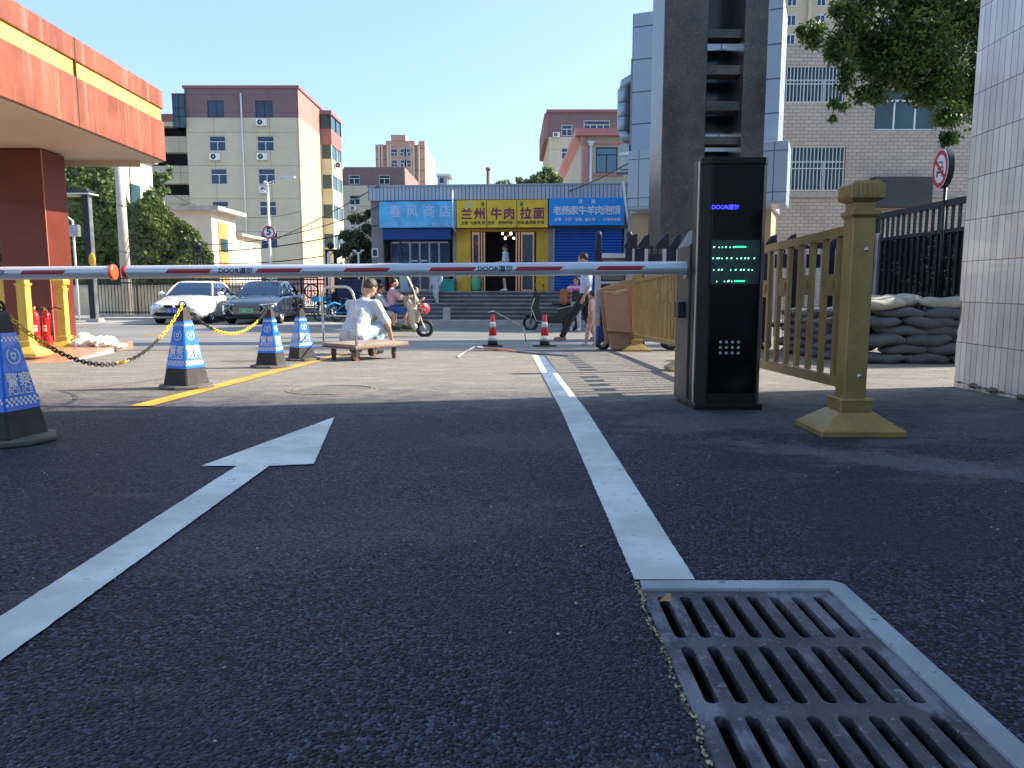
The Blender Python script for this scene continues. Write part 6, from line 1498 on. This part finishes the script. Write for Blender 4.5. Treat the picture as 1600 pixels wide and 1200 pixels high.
# ------------------------------------------------------------------ people
def person(label, loc, rz, J, s=1.0, skin=None, hair='short', top=None, sleeve=.5, bottom=None, leg='long', shoe=None, build=1.0, arms=True, group=None):
    skin = skin or M_skin; t = thing('person', label, 'person', loc, rz)
    D = dict(pel=(0, 0, .93), che=(0, 0, 1.24), nk=(0, .0, 1.43), hd=(0, .025, 1.58), shL=(-.175, 0, 1.375), shR=(.175, 0, 1.375), elL=(-.215, -.02, 1.10), elR=(.215, -.02, 1.10), wrL=(-.215, .06, .86), wrR=(.215, .06, .86),
             hpL=(-.085, 0, .90), hpR=(.085, 0, .90), knL=(-.095, .02, .49), knR=(.095, .02, .49), anL=(-.10, -.02, .09), anR=(.10, -.02, .09), look=(0, 1, 0))
    D.update(J); V = {k: Vector(v)*(1 if k == 'look' else s) for k, v in D.items()}
    b = build*s; lk = V['look'].normalized(); up = Vector((0, 0, 1)); 
    hd = V['hd']; rt = lk.cross(up).normalized(); u2 = rt.cross(lk)
    Mh = Matrix((( rt.x, lk.x, u2.x, hd.x), (rt.y, lk.y, u2.y, hd.y), (rt.z, lk.z, u2.z, hd.z), (0, 0, 0, 1)))
    hs = s*(1.0 if s > .8 else 1.0+(.8-s)*.8)
    m = MB()
    m.ell((0, 0, .01*hs), (.076*hs, .092*hs, .108*hs), skin, Mh, 18, 12); m.ell((0, .028*hs, -.055*hs), (.055*hs, .062*hs, .058*hs), skin, Mh, 14, 8)
    m.cap(Mh @ Vector((0, .088*hs, .012*hs)), Mh @ Vector((0, .108*hs, -.014*hs)), .009*hs, .014*hs, skin); m.ell((0, .088*hs, -.052*hs), (.024*hs, .012*hs, .009*hs), skin, Mh, 10, 6)
    for e in (-1, 1): m.ell((e*.078*hs, -.004*hs, -.008*hs), (.012*hs, .02*hs, .03*hs), skin, Mh, 8, 6)
    m.cap(V['nk']-Vector((0, 0, .03*s)), Mh @ Vector((0, -.01*hs, -.06*hs)), .055*b, .048*b, skin)
    sd = (V['shR']-V['shL']).normalized()
    for e in (-1, 1): m.cap(V['che']+sd*e*.065*b, V['pel']+sd*e*.06*b, .095*b, .095*b, skin)
    m.cap(V['shL'], V['shR'], .055*b, .055*b, skin); m.cap(V['che'], V['nk'], .09*b, .05*b, skin)
    for S in 'LR':
        m.cap(V['sh'+S], V['el'+S], .048*b, .038*b, skin); m.cap(V['el'+S], V['wr'+S], .037*b, .025*b, skin)
        d = (V['wr'+S]-V['el'+S]).normalized(); hp = V['wr'+S]+d*.05*s; m.cap(V['wr'+S], hp, .026*b, .034*b, skin)
        side = d.cross(Vector((1, 0, 0)) if abs(d.x) < .7 else Vector((0, 0, 1))).normalized(); inn = side.cross(d).normalized()*(1 if S == 'L' else -1)
        for k in range(4):
            p = hp+side*(k-1.5)*.018*s; L_ = (.062, .072, .068, .05)[k]*s; c1_ = p+d*(.03*s+L_*.45)+inn*.004*s; m.cap(p, c1_, .0098*s, .0090*s, skin, 7); m.cap(c1_, c1_+d*L_*.4+inn*.020*s, .0090*s, .0078*s, skin, 7)
        th = V['wr'+S]+d*.02*s+side*.024*s; m.cap(th, th+d*.035*s+side*.022*s, .012*s, .010*s, skin, 7)
        m.cap(V['hp'+S], V['kn'+S], .078*b, .052*b, skin); m.cap(V['kn'+S], V['an'+S], .050*b, .034*b, skin)
        f = Vector(D.get('toe'+S, (0, 1, 0))); f.normalize(); m.cap(V['an'+S]-Vector((0, 0, .035*s)), V['an'+S]+f*.13*s-Vector((0, 0, .05*s)), .034*s, .026*s, skin)
    m.remesh('body', t, vox=.0115*max(.75, s), smooth=2, mt=skin)
    h = MB()
    h.ell((0, -.018*hs, .034*hs), (.087*hs, .098*hs, .097*hs), M_hair, Mh, 16, 10)
    if hair == 'long': h.ell((0, -.06*hs, -.03*hs), (.078*hs, .055*hs, .10*hs), M_hair, Mh, 14, 8)
    if hair == 'bun': h.ell((0, -.105*hs, .05*hs), .038*hs, M_hair, Mh, 12, 8)
    if hair == 'tail': h.cap(Mh @ Vector((0, -.10*hs, .03*hs)), Mh @ Vector((0, -.13*hs, -.12*hs)), .032*hs, .014*hs, M_hair)
    h.remesh('hair', t, vox=.011*hs, smooth=1, noise=.012*hs, nscale=.03, mt=M_hair if hair != 'grey' else mat('brown_grey_hair', (.06, .045, .038), .6, 0, .4, 60, .4, 80))
    e_ = MB()
    for e in (-1, 1): e_.ell((e*.030*hs, .083*hs, .018*hs), (.011*hs, .007*hs, .006*hs), M_dark, Mh, 8, 5)
    e_.ell((0, .097*hs, -.052*hs), (.020*hs, .004*hs, .004*hs), mat('lips', (.35, .12, .10), .5, 0, 0), Mh, 8, 5); e_.build('eyes_and_mouth', t)
    c = MB()
    for e in (-1, 1): c.cap(V['che']+sd*e*.07*b, V['pel']+sd*e*.075*b+Vector((0, 0, .02*s)), .112*b, .108*b, top)
    c.cap(V['shL'], V['shR'], .072*b, .072*b, top); c.cap(V['che'], V['nk']-Vector((0, 0, .02*s)), .11*b, .066*b, top)
    for S in 'LR': c.cap(V['sh'+S], V['sh'+S].lerp(V['el'+S], min(1, sleeve*2)), .072*b, .060*b, top)
    for S in 'LR':
        if sleeve > .6: c.cap(V['el'+S], V['el'+S].lerp(V['wr'+S], .9), .058*b, .042*b, top)
    c.remesh('shirt', t, vox=.013*max(.75, s), smooth=4, noise=.034*s, nscale=.15*s, mt=top)
    p = MB(); p.cap(V['hpL'], V['hpR'], .112*b, .112*b, bottom); p.cap(V['pel']+Vector((0, 0, .03*s)), (V['hpL']+V['hpR'])/2, .108*b, .112*b, bottom)
    for S in 'LR':
        if leg == 'long': p.cap(V['hp'+S], V['kn'+S], .100*b, .075*b, bottom); p.cap(V['kn'+S], V['an'+S]+Vector((0, 0, .02*s)), .074*b, .060*b, bottom)
        else: p.cap(V['hp'+S], V['hp'+S].lerp(V['kn'+S], .88), .102*b, .080*b, bottom)
    p.remesh('trousers' if leg == 'long' else 'shorts', t, vox=.014*max(.75, s), smooth=3, noise=.034*s, nscale=.09*s, mt=bottom)
    for S in 'LR':
        f = Vector(D.get('toe'+S, (0, 1, 0))); f.normalize(); q_ = MB(); a = V['an'+S]; q_.cap(a-Vector((0, 0, .04*s))-f*.03*s, a+f*.14*s-Vector((0, 0, .055*s)), .045*s, .036*s, shoe); q_.cap(a+Vector((0, 0, .01*s)), a-Vector((0, 0, .03*s)), .040*s, .044*s, shoe)
        q_.remesh('shoe', t, vox=.012*s, smooth=1, mt=shoe)
    return t
C_wh = mat('white_cotton', (.50, .57, .67), .85, 0, .08, 6, .25, 14); C_lb = mat('pale_denim', (.36, .46, .56), .8, 0, .10, 10, .3, 60); C_bk = mat('black_cloth', (.014, .013, .016), .8, 0, .2, 8); C_pk = mat('pink_cotton', (.62, .36, .42), .8, 0, .06, 6)
C_bl = mat('blue_denim', (.03, .09, .30), .8, 0, .15, 9, .2, 60); C_gr = mat('pale_grey_cloth', (.45, .46, .50), .8, 0, .08, 6); C_kh = mat('khaki_cloth', (.42, .36, .27), .8, 0, .1, 6); C_pe = mat('peach_cloth', (.62, .34, .26), .8, 0, .1, 9)
S_w = mat('white_shoe', (.65, .65, .66), .6, 0, .05); S_b = mat('black_shoe', (.015, .014, .015), .5, 0, .1); S_t = mat('tan_shoe', (.30, .18, .12), .6, 0, .1)
def stripes(name, c1, c2, w):
    m = bpy.data.materials.new(name); m.use_nodes = True; t = NT(m); sp = t.new('ShaderNodeSeparateXYZ'); t.ln(t.co(), sp.inputs[0])
    f = t.math('GREATER_THAN', t.math('FRACT', t.math('DIVIDE', sp.outputs[2], w)), .5); t.ln(t.mix(f, c1+(1,), c2+(1,)), t.b.inputs['Base Color']); t.b.inputs['Roughness'].default_value = .8; return m
C_st = stripes('pink_striped_cloth', (.62, .08, .34), (.72, .55, .66), .11)
# crouching man (back to the camera, facing away to the right)
g = G(572, 557)
person('man in white shirt and pale jeans squatting with his back turned behind the trolley', (g.x-.22, 9.95, gz(9.95)), R(-24),
       dict(pel=(0, -.02, .25), che=(0, .17, .53), nk=(.0, .26, .72), hd=(.05, .33, .865), shL=(-.20, .22, .65), shR=(.20, .22, .65), elL=(-.27, .42, .42), elR=(.31, .34, .36), wrL=(-.12, .56, .22), wrR=(.25, .50, .19),
            hpL=(-.10, 0, .22), hpR=(.10, 0, .22), knL=(-.20, .42, .44), knR=(.22, .42, .42), anL=(-.16, .22, .09), anR=(.18, .22, .09), look=(.35, 1, -.55)), 1.0, M_skin, 'grey', C_wh, .36, C_lb, 'long', S_b, 1.0)
# doorway man
def shoploc(u, y, z=zp):
    return (Matrix.Translation(Vector(sh.location)) @ RZ(R(-5.0))) @ Vector((proj(sh, u, 430, y).x, y, z))
person('person in white T-shirt and dark shorts looking down in the noodle shop doorway', shoploc(790, -.75), R(75), dict(look=(0, 1, -.5), wrR=(.18, .24, 1.05), elR=(.2, .02, 1.1), wrL=(-.18, .24, 1.05), knR=(.095, .10, .49), anR=(.1, .06, .09)), .99, M_skin, 'short', C_wh, .5, C_bk, 'short', S_w)
# person on the steps
person('person in loose pale clothes walking down the shop steps', shoploc(682, -2.05, zp-5*rh+rh*1), R(150), dict(look=(0, 1, -.2), knL=(-.09, .14, .52), anL=(-.1, .10, .12), anR=(.1, -.22, .12), knR=(.09, -.02, .49)), .90, M_skin, 'short', C_gr, .7, C_gr, 'long', S_w)
# child holding her head
g = G(899, 517)
person('child in pink striped top and white trousers with a hand raised to her head', (g.x, g.y, g.z), R(165), dict(elL=(-.36, .05, 1.42), wrL=(-.16, .10, 1.62), elR=(.30, .10, 1.18), wrR=(.14, .24, 1.30), anL=(-.12, 0, .09), anR=(.12, .02, .09), look=(0, 1, -.35)), .86, M_skin, 'short', C_st, .55, C_gr, 'long', S_w)
# walking man
g = G(914, 535)
person('man in white T-shirt and torn black trousers striding left in front of the gate head', (g.x, g.y, g.z), R(80), dict(pel=(0, .0, .90), che=(0, -.02, 1.24), nk=(0, 0, 1.43), hd=(0, .05, 1.58), hpL=(-.085, 0, .88), hpR=(.085, 0, .88), knL=(-.09, .26, .50), anL=(-.09, .42, .12), knR=(.09, -.02, .47), anR=(.09, -.26, .12),
       elL=(-.22, -.08, 1.10), wrL=(-.20, .02, .86), elR=(.22, -.04, 1.10), wrR=(.20, .08, .86), look=(0, 1, -.25)), 1.03, M_skin, 'short', C_wh, .5, C_bk, 'long', S_t)
g = G(921, 540)
person('small child in peach outfit walking half hidden behind the gate head', (g.x+.04, g.y, g.z), R(70), dict(knL=(-.09, .1, .5), anL=(-.1, .16, .1), anR=(.1, -.16, .1), look=(0, 1, 0)), .56, M_skin, 'short', C_pe, .5, C_pe, 'long', S_w)
# ------------------------------------------------------------------ ridden electric scooter
Ys = 18.0; g = at(630, 500, Ys); es = thing('electric_scooter', 'cream electric scooter with canopy frame, leg cover and red front basket carrying three people', 'scooter', (g.x, Ys, gz(Ys)), R(-86))
M_cr = mat('cream_cover', (.55, .50, .40), .7, 0, .12, 6, .4, 18); M_grn = mat('olive_panel', (.17, .20, .09), .5, 0, .1)
fw = .50; rw = -.58
def swheel(y, par, r=.17):
    w = MB(); w.tube([(0, y+r*cos(t), .195+r*sin(t)) for t in [2*pi*k/24 for k in range(24)]], .042, M_rubber, 8, closed=True); o = w.build('wheel', par); h = MB(); h.lathe([(.05, -.03), (.05, .03)], M_rim, 12, T(0, y, .195) @ RY(pi/2))
    for k in range(5): a = k*2*pi/5; h.tube([(0, y, .195), (0, y+(r-.03)*cos(a), .195+(r-.03)*sin(a))], .015, M_rim, 5)
    h.build('rim', o); return o
swheel(fw, es); swheel(rw, es)
mb = MB(); mb.tube([(.07, fw, .195), (.06, fw-.12, .50), (0, fw-.22, .80)], .018, M_cr, 8); mb.tube([(-.07, fw, .195), (-.06, fw-.12, .50), (0, fw-.22, .80)], .018, M_cr, 8)
mb.prism([(-.75, .30), (-.70, .48), (-.35, .60), (-.18, .34), (.28, .20), (.28, .13), (-.62, .13)], -.13, .13, M_grn, axis='x'); mb.build('frame', es, bevel=.02)
mb = MB(); mb.ell((0, -.42, .66), (.15, .36, .07), M_black); mb.build('saddle', es)
c = MB(); c.cap((0, .24, .22), (0, .20, .45), .10, .13, M_cr); c.cap((0, .20, .45), (0, .17, .85), .14, .16, M_cr); c.cap((-.18, .14, .80), (.18, .14, .80), .07, .07, M_cr); c.cap((-.10, .27, .24), (.10, .27, .24), .05, .05, M_cr)
c.remesh('leg_cover', es, vox=.02, smooth=2, noise=.10, nscale=.12, mt=M_cr)
mb = MB(); mb.tube([(-.30, .10, .98), (-.12, .20, .95), (.12, .20, .95), (.30, .10, .98)], .016, M_black, 8); mb.tube([(0, fw-.22, .78), (0, .2, .95)], .03, M_black, 8); mb.build('handlebar', es)
mb = MB(); mb.tube([(-.2, .30, .72), (-.2, .28, 1.05), (-.2, .12, 1.38), (-.2, -.10, 1.58), (-.2, -.55, 1.66), (-.2, -.85, 1.45), (-.2, -.92, 1.1), (-.2, -.74, .5)], .014, M_cr, 6); mb.tube([(.2, .30, .72), (.2, .28, 1.05), (.2, .12, 1.38), (.2, -.10, 1.58), (.2, -.55, 1.66), (.2, -.85, 1.45), (.2, -.92, 1.1), (.2, -.74, .5)], .014, M_cr, 6)
for y, z in ((-.10, 1.58), (-.85, 1.45)): mb.tube([(-.2, y, z), (.2, y, z)], .012, M_cr, 6)
mb.build('canopy_frame', es)
mb = MB(); mb.add([(-.19, .29, .98), (.19, .29, .98), (.19, .13, 1.36), (-.19, .13, 1.36)], [(0, 1, 2, 3)], mat('sky_tint_windscreen', (.30, .48, .62), .15, 0, .1)); mb.add([(-.19, .14, 1.05), (-.19, -.06, 1.05), (-.19, -.10, 1.50), (-.19, .09, 1.44)], [(0, 1, 2, 3)], mat('sky_tint_windscreen', (.30, .48, .62), .15, 0, .1)); mb.build('windscreen', es)  # pale blue colour stands in for sky reflected in the screen
mb = MB(); mb.box(-.2, .2, -.60, .05, 1.60, 1.70, M_cr); mb.build('canopy_top', es, bevel=.05)
c = MB(); c.ell((0, .50, .66), (.13, .125, .13), M_red); bo_ = c.remesh('basket', es, vox=.015, smooth=1, noise=.05, nscale=.05, mt=None)
def spotty():
    m = bpy.data.materials.new('red_white_cover'); m.use_nodes = True; t = NT(m); f = t.ramp(t.noise(t.co(), 14, 2), .55, .6); t.ln(t.mix(f, (.62, .02, .03, 1), (.75, .6, .55, 1)), t.b.inputs['Base Color']); return m
bo_.data.materials.clear(); bo_.data.materials.append(spotty())
ms_ = RZ(es.rotation_euler[2])
def onscoot(x, y, z): v = ms_ @ Vector((x, y, z)); return (es.location.x+v.x, es.location.y+v.y, es.location.z+v.z)
seat = dict(pel=(0, -.30, .78), che=(0, -.27, 1.03), nk=(0, -.24, 1.20), hd=(0, -.20, 1.345), shL=(-.165, -.25, 1.15), shR=(.165, -.25, 1.15), elL=(-.22, -.04, .98), elR=(.22, -.04, .98), wrL=(-.24, .12, 1.0), wrR=(.24, .12, 1.0), hpL=(-.09, -.28, .74), hpR=(.09, -.28, .74),
            knL=(-.15, .08, .62), knR=(.15, .08, .62), anL=(-.13, .04, .30), anR=(.13, .04, .30), look=(0, 1, 0))
person('rider in pink T-shirt and blue denim shorts steering the cream scooter', onscoot(0, 0, -.02), es.rotation_euler[2], seat, .95, M_skin, 'short', C_pk, .5, C_bl, 'short', S_b)
seat2 = {k: ((v[0], v[1]-.36, v[2]-.08) if k not in ('look', 'knL', 'knR', 'anL', 'anR') else v) for k, v in seat.items()}
seat2.update(knL=(-.22, -.24, .62), knR=(.22, -.24, .62), anL=(-.18, -.22, .30), anR=(.20, -.22, .30), elL=(-.22, -.42, .86), elR=(.22, -.42, .86), wrL=(-.16, -.32, .80), wrR=(.16, -.32, .80))
person('passenger in pale T-shirt and khaki trousers sitting behind the scooter rider', onscoot(0, 0, -.02), es.rotation_euler[2], seat2, .90, M_skin, 'tail', C_gr, .5, C_kh, 'short', S_b)
kid = {k: ((v[0], v[1]+.62, v[2]+.13) if k != 'look' else v) for k, v in seat.items()}; kid.update(wrL=(-.2, .62, 1.15), wrR=(.2, .62, 1.15), elL=(-.2, .5, 1.05), elR=(.2, .5, 1.05), knL=(-.10, .52, .72), knR=(.10, .52, .72), anL=(-.1, .48, .42), anR=(.1, .48, .42))
person('small child standing in front of the scooter rider behind the leg cover', onscoot(0, 0, .05), es.rotation_euler[2], kid, .70, M_skin, 'short', C_kh, .5, C_kh, 'long', S_b)
# ------------------------------------------------------------------ parked dark scooter
g = G(858, 515); ds = thing('electric_scooter', 'dark parked electric scooter with white edge trim beside the steps', 'scooter', (g.x, 21.3, gz(21.3)), R(68))
def sw2(y):
    return swheel(y, ds, .19)
sw2(.58); sw2(-.58)
mb = MB(); mb.prism([(.30, .20), (.28, .36), (-.20, .42), (-.30, .66), (-.86, .74), (-.80, .58), (-.55, .46), (-.42, .20)], -.13, .13, M_black, axis='x'); mb.prism([(.30, .2), (.36, .30), (.50, .62), (.42, .98), (.36, .98), (.38, .6), (.24, .3)], -.16, .16, M_black, axis='x'); mb.build('frame', ds, bevel=.02)
mb = MB(); mb.ell((0, -.38, .74), (.14, .34, .07), M_black); mb.build('saddle', ds)
mb = MB(); mb.tube([(.07, .58, .2), (.07, .46, .62)], .022, M_steel, 6); mb.tube([(-.07, .58, .2), (-.07, .46, .62)], .022, M_steel, 6); mb.ell((0, .57, .42), (.09, .22, .05), M_black); mb.build('fork', ds)
mb = MB(); mb.tube([(-.34, .26, 1.05), (-.12, .36, 1.02), (.12, .36, 1.02), (.34, .26, 1.05)], .018, M_black, 8); mb.ell((0, .42, .98), (.12, .08, .10), M_black)
for s in (-1, 1): mb.tube([(s*.26, .3, 1.04), (s*.32, .32, 1.20)], .008, M_black, 5); mb.ell((s*.33, .32, 1.24), (.07, .015, .045), M_black)
mb.build('handlebar', ds)
mb = MB()
for s in (-.165, .165): mb.tube([(s, .40, .88), (s, .49, .62), (s, .34, .26), (s, .05, .24)], .012, M_white, 6); mb.tube([(s, -.28, .60), (s, -.55, .66), (s, -.82, .72)], .010, M_white, 6)
mb.build('edge_trim', ds)
mb = MB(); mb.box(-.16, .16, -.98, -.66, .80, 1.10, M_black); mb.build('top_box', ds, bevel=.04)
bgp = at(881, 463, 20.9); bg = thing('backpack', 'brown orange backpack resting on the parked dark scooter', 'backpack', (bgp.x, 20.95, bgp.z-.22)); c = MB(); c.cap((0, 0, .10), (0, 0, .32), .12, .11, C_kh); c.cap((0, -.08, .12), (0, -.08, .2), .08, .07, C_kh); c.remesh('bag', bg, vox=.014, smooth=2, noise=.03, nscale=.08, mt=mat('backpack_brown', (.30, .10, .035), .7, 0, .15, 8, .3, 40))
mb = MB(); [mb.tube([(s*.06, .10, .08), (s*.07, .16, .22), (s*.06, .10, .38)], .012, S_b, 6) for s in (-1, 1)]; mb.build('strap', bg)
